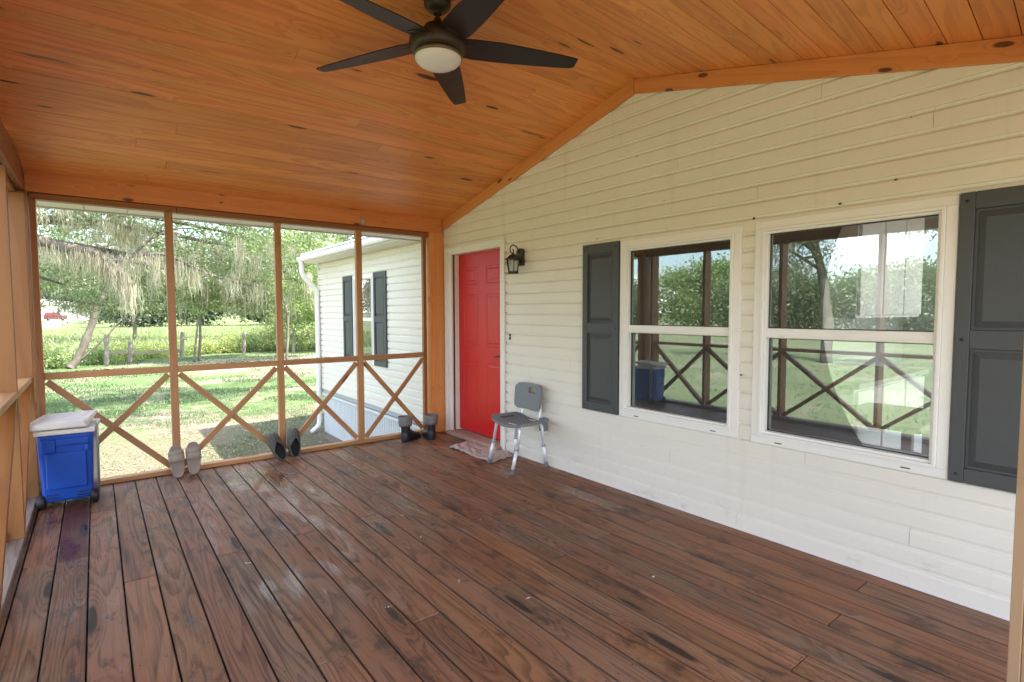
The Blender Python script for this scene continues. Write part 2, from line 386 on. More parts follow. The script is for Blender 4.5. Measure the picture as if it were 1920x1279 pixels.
M['leaf2'] = leaf_mat('bright_leaf', (.13, .18, .065), (.22, .29, .11), (.36, .41, .18), .55)
M['leaffar'] = leaf_mat('distant_leaf', (.045, .07, .038), (.075, .105, .055), (.12, .15, .08), .4)
M['leafy'] = leaf_mat('yellow_green_leaf', (.17, .21, .06), (.29, .33, .11), (.44, .45, .19), .55)
M['moss'] = leaf_mat('spanish_moss', (.26, .24, .18), (.42, .385, .30), (.62, .58, .47), .45)
M['grass'] = leaf_mat('lawn_grass', (.045, .10, .036), (.085, .15, .052), (.17, .22, .10), .35)
M['hay'] = leaf_mat('field_grass', (.14, .19, .07), (.22, .27, .11), (.33, .35, .19), .35)

def bark_mat():
    m, t, B = newmat('oak_bark'); N = NT(t); ob = N.obj()
    n = N.noise(N.vmath('MULTIPLY', ob, (9, 9, 3)), 1, 6, .65); n2 = N.noise(ob, 2.5, 4)
    c = N.mix(n, (.06, .047, .037), (.18, .15, .12)); c = N.mix(N.ramp(n2, .45, .65, 0, .5), c, (.17, .18, .14))
    N.l(c, B.inputs['Base Color']); B.inputs['Roughness'].default_value = .9; N.bump(n, .8, .03, B); return m
M['bark'] = bark_mat()

def ground_mat():
    m, t, B = newmat('lawn_ground'); N = NT(t); ob = N.obj()
    a = N.noise(N.vmath('MULTIPLY', ob, (.30, .55, 1)), 1, 6, .62); b = N.noise(ob, 3.0, 6, .7); c = N.noise(ob, 26, 5, .7)
    sand = N.mix(c, (.15, .12, .09), (.30, .26, .205)); sand = N.mix(N.ramp(b, .5, .7, 0, .55), sand, (.17, .12, .085))
    gr = N.mix(c, (.06, .105, .038), (.12, .18, .068)); gr = N.mix(N.ramp(b, .45, .7, 0, .5), gr, (.18, .185, .10))
    col = N.mix(N.ramp(N.math('ADD', N.math('MULTIPLY', a, .75), N.math('MULTIPLY', b, .25)), .49, .60, 0, 1), gr, sand)
    sx = N.n('ShaderNodeSeparateXYZ'); N.l(ob, sx.inputs[0])
    ys = N.math('ADD', sx.outputs[1], N.math('MULTIPLY', N.math('SUBTRACT', N.noise(ob, .15, 3), .5), 8))
    strip = N.math('MULTIPLY', N.ramp(ys, 20, 22, 0, 1), N.ramp(ys, 27.5, 29, 1, 0))
    strip = N.math('MULTIPLY', strip, N.ramp(sx.outputs[0], 1.5, 4.5, 0, 1))
    col = N.mix(N.math('MULTIPLY', strip, .8), col, N.mix(b, (.22, .185, .14), (.32, .28, .22)))
    fld = N.ramp(sx.outputs[1], 30, 34, 0, 1)
    fn = N.noise(N.vmath('MULTIPLY', ob, (.12, .05, 1)), 1, 5, .6)
    col = N.mix(fld, col, N.mix(fn, (.09, .125, .045), (.16, .185, .085)))
    near = N.ramp(N.math('ADD', sx.outputs[1], N.math('MULTIPLY', N.math('SUBTRACT', b, .5), 6)), 10.2, 13.0, 1, 0)
    near = N.math('MULTIPLY', near, N.ramp(sx.outputs[0], -4, -2, 0, 1))
    col = N.mix(N.math('MULTIPLY', near, .72), col, N.mix(c, (.085, .066, .048), (.25, .205, .155)))
    lft = N.ramp(sx.outputs[0], -6, -2.5, .55, 0)  # ground left of the porch lightened to bounce more light up inside
    col = N.mix(lft, col, N.mix(a, (.17, .21, .10), (.36, .36, .24)))
    N.l(col, B.inputs['Base Color']); B.inputs['Roughness'].default_value = .95; B.inputs['Specular IOR Level'].default_value = .1
    N.bump(N.math('ADD', c, b), .7, .05, B); return m
M['ground'] = ground_mat()
M['dirt'] = paint('bare_leafy_soil', (.16, .125, .095), .95, .35, 9, .9, dirt=.5, dirtcol=(.30, .25, .19))

# ================================================================ ground
def gz(x, y): return -.80 + .05*mnoise.noise((x*.11, y*.11, 0)) + .03*mnoise.noise((x*.45, y*.45, 3))*(1 if y > 6 else .5)
g = MB()
xs = list(np.concatenate([[-900, -300, -120], np.arange(-60, 61, 1.5), [120, 300, 900]])); ys = list(np.concatenate([[-500, -100, -40], np.arange(-20, 80, 1.5), [120, 300, 1500]]))
for y in ys:
    for x in xs: g.v.append((x, y, gz(x, y) if abs(x) <= 60 and -20 <= y < 80 else -.8))
g.g = g.v; g.r = [0]*len(g.v); nx = len(xs)
for j in range(len(ys)-1):
    for i in range(nx-1):
        g.f.append((j*nx+i, j*nx+i+1, (j+1)*nx+i+1, (j+1)*nx+i)); g.m.append(0); g.sm.append(True)
tag(g.build('ground', M['ground'], fix=False), kind='structure')

# ================================================================ deck floor
XL, XR, YF = -0.40, 3.222, 5.40
GAP = .0058
deck = MB(); PIT = .1446; X0 = .067
joint = {-1: [4.69], 0: [3.36], 2: [4.69], 3: [3.395], 4: [2.08], 5: [4.706], 6: [3.42], 7: [2.11], 8: [4.73], 9: [3.44], 10: [2.14], 11: [.9, 4.75], 12: [3.46], 13: [2.17], 14: [.91, 4.79], 15: [3.495], 16: [2.21], 17: [.947, 4.8], 18: [3.5], 19: [2.2], 20: [.985, 4.8], -2: [2.5], -3: [3.9], 1: [2.06]}
for k in range(-4, 22):
    a, b = X0+k*PIT+GAP/2, X0+(k+1)*PIT-GAP/2
    a = max(a, -.56); b = min(b, XR-.003)
    if b-a < .02: continue
    ys_ = [-1.7]+sorted(joint.get(k, [3.0+R()]))+[5.50]
    for y0, y1 in zip(ys_, ys_[1:]):
        deck.box(a, b, y0+.002, y1-.002, -.03, random.uniform(-.0015, .001), axis=1)
for k in range(-3, 22):
    for y in np.arange(-1.1, 5.4, .4):
        for off in (.028, .114):
            x = X0+k*PIT+off+random.uniform(-.006, .006)
            if x < XR-.02: deck.lathe([(.0042, .0012), (0, .0020)], (x, y+.02+random.uniform(-.008, .008), 0), 6, m=1)
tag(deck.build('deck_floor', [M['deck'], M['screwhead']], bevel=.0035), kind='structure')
jo = MB()
for y in np.arange(-1.5, 5.4, .4): jo.box(-.55, 3.2, y, y+.04, -.2, -.034)
jo.box(-.57, 3.2, 5.50, 5.54, -.24, -.002); jo.box(-.60, -.565, -1.7, 5.54, -.24, -.002)
jo.box(-.5, 3.2, -1.7, 5.4, -.262, -.25)
tag(jo.build('deck_joists', M['greypine']), kind='structure')

# ================================================================ house
house = empty('house', 'cream vinyl sided house with red front door, white windows and dark shutters', 'house', (3.222, 5.0, -.8))
H0 = .018; HP = .0985
def ceil_z(y): return 3.11-.24*(y-2.61) if y > 2.61 else 3.11-.25*(2.61-y)
holes = [(1.80, 2.695, .609, 1.889), (.735, 1.63, .609, 1.889), (4.29, 5.21, -.1, 2.086), (7.43, 8.09, .707, 1.889)]
wall = MB()
PR = [(0, .0165), (.004, .017), (.066, .0160), (.071, .0145), (.0755, .009), (.080, .0035), (.086, .001), (.0985, .0005)]
def course(y0, y1, zb, prof):
    n = len(prof); vs = [(3.222-o, y0, zb+z) for z, o in prof]+[(3.222-o, y1, zb+z) for z, o in prof]
    vs += [(3.222, y0, zb), (3.222, y1, zb)]
    fs = [(i, i+1, n+i+1, n+i) for i in range(n-1)]+[(0, n, 2*n+1, 2*n)]
    wall.add(vs, fs, vs, None)
for k in range(-2, 33):
    zb = H0+k*HP; zt = zb+HP
    spans = []
    if zb > -.07:
        if zb < 2.38: spans.append([-1.9, 9.75])
        else:
            yl = 2.61-(3.11-zb)/.25-.25; yr = 2.61+(3.11-zb)/.24+.2
            if yr > yl: spans.append([max(yl, -1.9), min(yr, 5.6)])
    for (ha, hb, hz0, hz1) in holes:
        ns = []
        for s_ in spans:
            if zt > hz0+.003 and zb < hz1-.003 and s_[0] < ha and s_[1] > hb: ns += [[s_[0], ha], [hb, s_[1]]]
            else: ns.append(s_)
        spans = ns
    for a, b in spans:
        # butt joints between siding lengths
        cuts = [a]
        p = -1.9 + (k*1.37 % 3.6)
        while p < b:
            if a+.4 < p < b-.4: cuts.append(p)
            p += 3.66
        cuts.append(b)
        for c0, c1 in zip(cuts, cuts[1:]): course(c0, c1-(.0018 if c1 != b else 0), zb, PR)
for k in range(0, 24):  # black boxes stand in for the shaded gaps where siding courses end
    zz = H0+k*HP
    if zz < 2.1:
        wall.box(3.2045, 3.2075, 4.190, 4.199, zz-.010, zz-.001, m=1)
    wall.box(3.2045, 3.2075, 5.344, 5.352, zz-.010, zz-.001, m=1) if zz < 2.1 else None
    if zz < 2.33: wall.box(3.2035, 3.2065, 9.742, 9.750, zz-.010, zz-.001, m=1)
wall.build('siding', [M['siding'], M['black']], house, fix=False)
t = MB()
t.box(3.20, 3.26, 9.752, 9.81, -.1, 2.36); t.box(3.203, 3.222, 5.36, 5.372, 0, 2.33)
t.box(3.203, 3.2215, -1.9, 4.20, .0005, .0175); t.box(3.246, 3.30, -1.9, 9.75, -.12, -.085)
t.build('corner_trim', M['whitetrim'], house)
sk = MB()
for i in range(int((9.74-5.5)/.06)):
    y = 5.5+i*.06; sk.box(3.222, 3.236, y, y+.034, -.86, -.075); sk.box(3.232, 3.246, y+.034, y+.06, -.86, -.075)
sk.box(3.205, 3.224, 5.5, 9.75, -.10, -.062)
sk.build('skirting', M['skirt'], house)
sl = MB(); sl.box(3.05, 3.25, 5.6, 10.2, -.9, -.775); sl.build('foundation_pad', M['dirt'], house)

# roof of the house (eave along the porch side)
rf = MB()
def roofstrip(y0, y1, x0, z0, x1, z1, th=.03):
    rf.hexa([(x0, y0, z0), (x1, y0, z1), (x1, y1, z1), (x0, y1, z0), (x0, y0, z0+th), (x1, y0, z1+th), (x1, y1, z1+th), (x0, y1, z0+th)])
y = 5.80
while y < 9.7:
    roofstrip(y, y+.19, 2.88, 2.39, 7.6, 3.5, .012); roofstrip(y+.194, y+.225, 2.88, 2.408, 7.6, 3.518, .010); y += .23
roofstrip(-2.2, 5.79, 3.30, 2.50, 7.6, 3.5); roofstrip(-2.2, 10.1, 7.61, 3.5, 12, 2.4)
rf.build('metal_roof', M['roof'], house)

fa = MB(); fa.box(2.92, 2.94, 5.86, 9.83, 2.27, 2.385); fa.box(2.94, 3.20, 5.86, 9.83, 2.275, 2.29); fa.box(2.92, 7.4, 9.83, 9.85, 2.27, 2.41)
fa.build('fascia', M['whitetrim'], house)
gu = MB(); gu.prism([(2.84, 2.365), (2.845, 2.31), (2.86, 2.285), (2.917, 2.282), (2.917, 2.37), (2.908, 2.37), (2.908, 2.295), (2.868, 2.295), (2.856, 2.315), (2.852, 2.365)], 5.86, 9.83, 'XZ')
gu.build('gutter', M['whitetrim'], house)
ds = MB()
ds.tube([(2.885, 9.70, 2.29), (2.885, 9.70, 2.12), (2.92, 9.71, 2.03), (3.10, 9.74, 1.86), (3.155, 9.74, 1.78), (3.158, 9.74, 1.0), (3.158, 9.74, -.55), (3.13, 9.72, -.66), (2.98, 9.62, -.74)], .042, 10)
ds.build('downspout', M['whitetrim'], house)
# rest of the shell and the room behind the glass
sh = MB()
XI = 3.34
def wallx(x, y0, y1, z0, z1, hs, th=.03):
    ycur = y0
    for a, b, c, d in sorted(hs):
        sh.box(x, x+th, ycur, a, z0, z1); sh.box(x, x+th, a, b, z0, c); sh.box(x, x+th, a, b, d, z1); ycur = b
    sh.box(x, x+th, ycur, y1, z0, z1)
wallx(XI, -1.9, 9.7, -.05, 2.42, [(1.82, 2.67, .66, 1.88), (.755, 1.61, .66, 1.88), (4.29, 5.21, 0, 2.06), (7.42, 8.1, .66, 1.88)])
wallx(7.4, -1.9, 9.7, -.05, 2.42, [(-1.85, 1.3, .05, 2.35)])  # wide opening added in the unseen back wall to let light in
wallx(3.2235, -1.9, 9.745, -.05, 2.34, [(1.80, 2.695, .609, 1.889), (.735, 1.63, .609, 1.889), (4.289, 5.211, 0, 2.07), (7.43, 8.09, .69, 1.889)], .02)
sh.prism([(-.1, 2.341), (5.6, 2.341), (5.6, 2.43), (2.61, 3.16), (-.1, 2.47)], 3.2235, 3.25, 'YZ')
sh.box(3.34, 3.6, -1.93, -1.9, -.05, 2.42); sh.box(7.0, 7.43, -1.93, -1.9, -.05, 2.42); sh.box(3.6, 7.0, -1.93, -1.9, -.05, .25); sh.box(3.6, 7.0, -1.93, -1.9, 2.2, 2.42); sh.box(3.34, 7.43, 9.7, 9.73, -.05, 2.42)  # unseen end wall given an added opening, to light the room
sh.box(3.30, 7.43, -1.93, 9.73, 2.42, 2.45); sh.box(5.2, 7.4, 3.8, 3.85, 0, 2.42); sh.box(3.37, 7.4, 5.9, 5.94, 0, 2.42)
sh.box(4.0, 7.39, 2.07, 2.10, 0, 2.41)
sh.build('room_walls', M['grayw'], house)
fl = MB(); fl.box(3.30, 7.42, -1.92, 9.72, -.05, 0.0); fl.build('room_floor', M['darkfl'], house)

# --- windows
def window(ya, yb, z0, z1, label, gy, gz_, rz, x=3.222):
    fr = MB(); c = .018
    # outer flat casing with a stepped inner lip
    def ring(a0, a1, b0, b1, w, xo, xi, wb=None):
        wb = wb or w
        fr.box(xo, xi, a0, a1, b0, b0+wb); fr.box(xo, xi, a0, a1, b1-w, b1)
        fr.box(xo, xi, a0, a0+w, b0+wb, b1-w); fr.box(xo, xi, a1-w, a1, b0+wb, b1-w)
    ring(ya, yb, z0, z1, .046, x-.026, x+.03)
    ring(ya+.046, yb-.046, z0+.046, z1-.046, .018, x-.038, x+.06)
    ring(ya+.064, yb-.064, z0+.064, z1-.064, .014, x-.02, x+.07)
    f = fr.build('window', M['vinyl'], house, bevel=.003); f['label'] = label
    for q in (ya+.17, yb-.17):
        wy = MB(); wy.box(x-.0275, x-.0262, q-.02, q+.02, z0+.016, z0+.022); wy.build('weep_hole', M['black'], f)
    s = MB(); s.box(x-.012, x+.045, gy[0], gy[1], rz-.031, rz+.027); s.box(x-.018, x-.011, gy[0], gy[1], rz-.028, rz-.012)
    s.build('meeting_rail', M['vinyl'], f, bevel=.003)
    gk = MB()
    e = .005
    for (a, b, xx) in ((gz_[0], rz-.031, x+.026), (rz+.027, gz_[1], x+.012)):
        gk.box(xx-.006, xx+.006, gy[0], gy[1], a, a+e); gk.box(xx-.006, xx+.006, gy[0], gy[1], b-e, b)
        gk.box(xx-.006, xx+.006, gy[0], gy[0]+e, a+e, b-e); gk.box(xx-.006, xx+.006, gy[1]-e, gy[1], a+e, b-e)
    gk.build('gasket', M['black'], f)
    for (a, b, xx) in ((gz_[0], rz-.031, x+.026), (rz+.027, gz_[1], x+.012)):
        p = MB(); p.box(xx, xx+.003, gy[0]+.001, gy[1]-.001, a+.001, b-.001); p.build('pane', M['glass'], f)
    return f
window(1.760, 2.735, .590, 1.937, 'sash window beside the chair', (1.838, 2.657), (.668, 1.859), 1.27)
window(.695, 1.671, .590, 1.944, 'sash window nearest the entry post', (.773, 1.593), (.668, 1.866), 1.27)
window(7.36, 8.155, .63, 1.965, 'small far sash window beyond the screen', (7.438, 8.077), (.708, 1.887), 1.29)

# --- shutters
def shutter(y0, y1, z0, z1, label=None):
    x = 3.209; s = MB(); w = y1-y0; st = .055; zr = (z0+.07, z0+.632, z0+.719, z1-.079) if z1-z0 > 1.345 else (z0+.07, z0+.63, z0+.71, z1-.08)
    s.box(x-.026, x, y0, y0+st, z0, z1); s.box(x-.026, x, y1-st, y1, z0, z1)
    for a, b in ((z0, zr[0]), (zr[1], zr[2]), (zr[3], z1)): s.box(x-.0245, x, y0+st, y1-st, a, b)
    o = s.build('shutter', M['shutter'], house, bevel=.003)
    if label: o['label'] = label
    for a, b in ((zr[0], zr[1]), (zr[2], zr[3])):
        p = MB(); Y0, Y1 = y0+st, y1-st; x1 = x-.010; x2 = x-.023; i = .042
        p.box(x-.010, x, Y0, Y1, a, b)
        A = [(x1, Y0+.012, a+.012), (x1, Y1-.012, a+.012), (x1, Y1-.012, b-.012), (x1, Y0+.012, b-.012)]
        Bq = [(x2, Y0+i, a+i), (x2, Y1-i, a+i), (x2, Y1-i, b-i), (x2, Y0+i, b-i)]
        p.add(A+Bq, [(4, 5, 6, 7)]+[(k, (k+1) % 4, 4+(k+1) % 4, 4+k) for k in range(4)])
        p.build('raised_panel', M['shutter'], o, bevel=.0015)
    for q in (y0+.028, y1-.028):
        for z in (z0+.04, z0+.675, z1-.04):
            sc_ = MB(); sc_.lathe([(0, -.004), (.006, -.003), (.008, 0)], (x-.026, q, z), 8, axis='X'); sc_.build('screw', M['black'], o)
shutter(2.742, 3.124, .592, 1.943); shutter(.312, .690, .592, 1.945)
shutter(6.925, 7.345, .62, 1.972); shutter(8.165, 8.55, .62, 1.972)

# --- front door
dr = MB(); dx = 3.300
PY = [(4.395, 4.665), (4.835, 5.105)]; PZ = [(.24, .86), (1.02, 1.60), (1.70, 1.90)]
cuty = [4.292, 4.395, 4.665, 4.835, 5.105, 5.208]
cutz = [.055, .24, .86, 1.02, 1.60, 1.70, 1.90, 2.045]
vs = []; idx = {}
for a, b in zip(cutz, cutz[1:]):
    for c, d in zip(cuty, cuty[1:]):
        if (c, d) in PY and (a, b) in PZ: continue
        n = len(dr.v); dr.add([(dx, c, a), (dx, d, a), (dx, d, b), (dx, c, b)], [(0, 1, 2, 3)], None, .5)
dr.box(dx+.001, dx+.04, 4.292, 5.208, .055, 2.045, .5)
door = dr.build('door', M['door'], house, fix=False); door['label'] = 'red six panel front door'
for (c, d) in PY:
    for (a, b) in PZ:
        p = MB()
        def lv(i, xx): return [(xx, c+i, a+i), (xx, d-i, a+i), (xx, d-i, b-i), (xx, c+i, b-i)]
        rings_ = [lv(-.004, dx-.0025), lv(.006, dx-.003), lv(.016, dx+.006), lv(.03, dx+.006), lv(.048, dx-.003)]
        vs = sum(rings_, []); fs = []
        for q in range(4): fs += [(q*4+k, q*4+(k+1) % 4, (q+1)*4+(k+1) % 4, (q+1)*4+k) for k in range(4)]
        fs.append((16, 17, 18, 19)); p.add(vs, fs, None, .5); p.build('door_panel', M['door'], door, fix=False)
hd = MB(); hd.box(dx-.012, dx, 4.325, 4.375, .88, 1.06)
hd.lathe([(0, -.03), (.022, -.028), (.026, -.012), (.026, 0)], (dx-.01, 4.35, 1.03), 16, axis='X')
hd.tube([(dx-.01, 4.35, .945), (dx-.05, 4.35, .945), (dx-.058, 4.37, .944), (dx-.058, 4.42, .938), (dx-.052, 4.465, .925)], [.011, .010, .009, .008, .006], 8)
hd.build('door_handle', M['bronze'], door)
df = MB()
df.box(3.196, 3.235, 5.235, 5.335, .0, 2.125); df.box(3.196, 3.235, 4.205, 4.268, .0, 2.125); df.box(3.196, 3.235, 4.268, 5.235, 2.062, 2.125)
df.box(3.186, 3.2, 5.31, 5.34, .0, 2.13); df.box(3.186, 3.2, 4.20, 4.225, .0, 2.13); df.box(3.186, 3.2, 4.225, 5.31, 2.105, 2.13)
df.box(3.2, 3.345, 5.211, 5.27, .03, 2.047); df.box(3.2, 3.345, 4.24, 4.289, .03, 2.047); df.box(3.2005, 3.344, 4.24, 5.27, 2.047, 2.08)
df.build('door_frame', M['whitetrim'], house, bevel=.003)
th = MB(); th.box(3.13, 3.34, 4.27, 5.235, .002, .04, axis=1); th.build('threshold', M['thresh'], house, bevel=.006)

# small fittings on the wall
for (y_, z_) in ((1.475, 2.012), (1.365, 2.025), (1.165, 2.035), (1.06, 2.045), (.955, 2.06), (1.21, 1.985), (.69, 2.005), (1.69, 1.97), (2.28, 2.02), (2.35, 2.19), (2.99, 1.99), (2.6, 2.55), (2.3, 2.6), (1.3, 2.6), (.9, 2.35), (1.75, 1.0), (3.7, 2.3)):
    nh = MB(); nh.lathe([(0, -.0155), (.007, -.0145), (.0085, -.010)], (3.222, y_, z_), 8, axis='X'); nh.build('screw_hole', M['mudbrown'], house)

# ================================================================ porch roof
pr = empty('porch_roof', 'gabled porch roof with orange stained tongue and groove ceiling boards', 'porch roof', (1.4, 2.61, 2.5))
def slopebox(mb, x0, x1, ya, yb, off, th, sh_=0, r=None, grain=0):
    """board between ya..yb lying on the ceiling plane, shifted by sh_ per metre of x"""
    def z(y, s): return (3.11-.24*(y-2.61)) if s else (3.11-.25*(2.61-y))
    s = (ya+yb)/2 > 2.61 if not sh_ else False
    P = []
    for dz in (off, off+th):
        for (x, y) in ((x0, ya), (x1, ya), (x1, yb), (x0, yb)):
            yy = y-sh_*(3.222-x); P.append((x, yy, z(yy, s)+dz))
    mb.hexa(P, r, axis=grain)
cb = MB(); bw = .1345
y = 2.614; k = 0
while y < 5.95:
    y1 = min(y+bw, 5.95)
    j = [-.62]+sorted([random.uniform(0, 2.9)] if k % 2 else [])+[3.219]
    for a, b in zip(j, j[1:]): slopebox(cb, a+.0008, b-.0008, y+.0010, y1-.0010, random.uniform(0, .0008), .018, 0)
    y = y1; k += 1
cb.build('ceiling_boards', M['ceil'], pr, bevel=.0016)
cb2 = MB(); y = 2.95; k = 0
while y > -.72:
    y1 = y; y0 = y-.1285
    a = -.62
    slopebox(cb2, a, 3.219, y0+.0016, y1-.0016, random.uniform(0, .0012), .018, .087); y = y0
cb2o = cb2.build('ceiling_boards', M['ceil'], pr, bevel=.0022)
un = MB(); slopebox(un, -.62, 3.22, 2.62, 5.96, .022, .03); slopebox(un, -.62, 3.22, -.6, 2.60, .022, .03)
un.build('roof_underlay', M['black'], pr)
mr = MB()
x = -.66
while x < 3.2:
    slopebox(mr, x, x+.20, 2.62, 6.0, .08, .012); slopebox(mr, x, x+.20, -.66, 2.60, .08, .012)
    slopebox(mr, x+.204, x+.24, 2.62, 6.0, .088, .02); slopebox(mr, x+.204, x+.24, -.66, 2.60, .088, .02); x += .244
mr.build('metal_roofing', M['roof'], pr)
# white soffit strip and drip edge outside the far beam, with panel seams
sf = MB(); x = -.62
while x < 3.15:
    sf.box(x, x+.285, 5.50, 5.78, 2.262, 2.274); x += .290
sf.build('soffit', M['whitetrim'], pr)
de = MB(); de.box(-.64, 3.2, 5.785, 5.80, 2.250, 2.40); de.build('drip_edge', M['roof'], pr)
gb = MB()   # gable infill on the open side
for i in range(7):
    z0 = 2.30+i*.13
    zt = z0+.128
    yl = max(-.2, 2.61-(3.14-zt)/.25); yr = min(5.6, 2.61+(3.14-zt)/.24)
    if yr-yl > .2: gb.box(-.46, -.44, yl-.2, yr+.2 if zt < 3.0 else yr, z0, zt)
gb.build('gable_boards', M['ceil'], pr)
# trim along the house wall, under the ceiling
tr = MB()
def rake(ya, yb, s, drop=.105):
    z0, z1 = ceil_z(ya)-.001, ceil_z(yb)-.001
    P = []
    for zz in (-drop, 0):
        for (x, y, z) in ((3.184, ya, z0), (3.184, yb, z1), (3.206, yb, z1), (3.206, ya, z0)): P.append((x, y, z+zz))
    tr.hexa(P, axis=0)
rake(2.612, 5.375, 1); rake(-.6, 2.608, 0)
tr.build('rake_trim', M['trim'], pr, bevel=.002)

# ================================================================ far screen frame
sf_ = empty('porch_screen_frame', 'far end porch frame of slim posts, sill rail and four crossed brace bays', 'porch frame', (1.4, 5.42, 0))
def part(name, mat, parent, bevel, *boxes, label=None):
    m = MB()
    for b in boxes: m.box(*b)
    o = m.build(name, M[mat], parent, bevel)
    if label: o['label'] = label
    return o
part('header_beam', 'trim', sf_, .003, (-.38, 3.18, 5.375, 5.412, 2.302, 2.448, None, 0, 0))
part('header_beam', 'frame', sf_, .003, (-.38, 3.18, 5.46, 5.50, 2.29, 2.40, None, 0, 0))
part('top_plate', 'frame2', sf_, .003, (-.36, .577, 5.388, 5.475, 2.252, 2.297, None, 0, 0), (.580, 3.010, 5.388, 5.475, 2.250, 2.297, None, 0, 0))
posts = [(-.363, -.325), (.490, .548), (1.366, 1.424), (2.163, 2.226), (2.945, 2.985)]
for i, (a, b) in enumerate(posts):
    part('post', 'frame' if i < 4 else 'frame2', sf_, .003, (a, b, 5.40, 5.445, .041, 2.251, None, 0, 2))
part('corner_post', 'trim', sf_, .004, (3.014, 3.108, 5.372, 5.50, .0, 2.302, .37, 0, 2), (3.108, 3.202, 5.372, 5.50, .0, 2.302, .37, 0, 2))
part('corner_post', 'frame', sf_, .004, (-.48, -.368, 5.385, 5.49, .0, 2.302, None, 0, 2))
part('bottom_plate', 'frame', sf_, .004, (-.365, 1.394, 5.392, 5.478, .002, .040, None, 0, 0), (1.396, 3.012, 5.392, 5.478, .002, .040, None, 0, 0))
for (a, b) in zip(posts, posts[1:]):
    x0, x1 = a[1]+.001, b[0]-.001
    part('rail', 'frame', sf_, .003, (x0, x1, 5.403, 5.442, .884, .938, None, 0, 0))
    for q in range(2):
        m = MB(); p0, p1 = (x0+.012, x1-.012) if q == 0 else (x1-.012, x0+.012)
        yy = 5.4125 if q == 0 else 5.4345
        P0, P1 = Vector((p0, yy, .062)), Vector((p1, yy, .866))
        if q: 
            mid = (P0+P1)/2; d = (P1-P0).normalized()
            m.bar(P0, P1, .018, .048, up=(0, 0, 1))
        else: m.bar(P0, P1, .020, .048, up=(0, 0, 1))
        m.build('brace', M['frame'], sf_, .002)

# ================================================================ left (lawn side) frame
lf = empty('porch_screen_frame', 'left side porch frame of deep golden studs with crossed braces, beside the blue cooler', 'porch frame', (-.45, 3.0, 0))
part('header_beam', 'frame2', lf, .003, (-.42, -.382, -.2, 5.37, 2.30, 2.50, None, 0, 1))
part('header_beam', 'frame2', lf, .003, (-.52, -.425, -.2, 5.37, 2.26, 2.34, None, 0, 1))
part('bottom_plate', 'greypine', lf, .004, (-.53, -.385, -.2, 5.38, .002, .040, None, 0, 1))
studs = [4.30, 3.22, 2.14, 1.06, -.02]
for i, y in enumerate(studs): part('stud', 'frame2', lf, .003, (-.53, -.382, y, y+.04, .041, 2.259, None, 0, 2))
part('stud', 'frame2', lf, .003, (-.53, -.372, 5.20, 5.24, .041, 2.259, None, 0, 2))
part('stud', 'frame', lf, .003, (-.53, -.366, 5.335, 5.38, .041, 2.259, None, 0, 2))
ends = [5.20]+studs
for y1, y0 in zip(ends, ends[1:]):
    part('rail', 'frame', lf, .003, (-.53, -.381, y0+.041, y1-.001, .892, .930, None, 0, 1))
    a, b = y0+.045, y1-.005
    for q in range(2):
        m = MB(); m.bar((-.42 if q else -.49, a if q else b, .06), (-.42 if q else -.49, b if q else a, .875), .07, .04, up=(0, 0, 1))
        m.build('brace', M['frame2'], lf, .002)

# near entry jamb and near header (the camera stands in the open doorway)
ep = empty('entry_post', 'pale unfinished pine post standing by the near doorway at the right edge', 'post', (2.46, .36, 0))
part('post', 'rawpine', ep, .002, (2.47, 2.56, .318, .350, .001, 2.46, None, 0, 2))
part('door_stop', 'rawpine', ep, .002, (2.485, 2.56, .300, .317, .001, 2.46, None, 0, 2))
nf = empty('porch_header', 'near end header beam resting above the doorway post', 'beam', (1.4, .4, 2.4))
part('header_beam', 'trim', nf, .003, (-.38, 3.18, .16, .40, 2.465, 2.52, None, 0, 0))

# ================================================================ ceiling fan
fan = empty('ceiling_fan', 'dark brown five blade ceiling fan with frosted bowl light hanging from the ridge', 'ceiling fan', (1.53, 2.61, 3.1))
FX, FY = 1.53, 2.61
a = MB(); a.lathe([(0, 3.108), (.075, 3.105), (.072, 3.06), (.045, 3.035), (.02, 3.03), (.02, 3.02)], (FX, FY, 0)); a.build('canopy', M['bronze'], fan)
a = MB(); a.tube([(FX, FY, 3.04), (FX, FY, 2.96)], .0125, 12); a.lathe([(.0, 2.995), (.022, 2.995), (.026, 2.975), (.04, 2.955), (.0, 2.955)], (FX, FY, 0)); a.build('downrod', M['brass'], fan)
a = MB(); a.lathe([(0, 2.965), (.04, 2.96), (.075, 2.95), (.085, 2.92), (.12, 2.90), (.15, 2.885), (.157, 2.86), (.150, 2.835), (.138, 2.812), (.0, 2.812)], (FX, FY, 0), 40); a.build('motor_housing', M['bronze'], fan)
a = MB(); a.lathe([(.10, 2.812), (.130, 2.812), (.134, 2.80), (.131, 2.786), (.10, 2.786)], (FX, FY, 0), 40); a.build('light_ring', M['brass'], fan)
a = MB(); a.lathe([(.127, 2.79), (.126, 2.780), (.113, 2.762), (.088, 2.747), (.050, 2.737), (.0, 2.733)], (FX, FY, 0), 40); a.build('light_bowl', M['bowl'], fan)
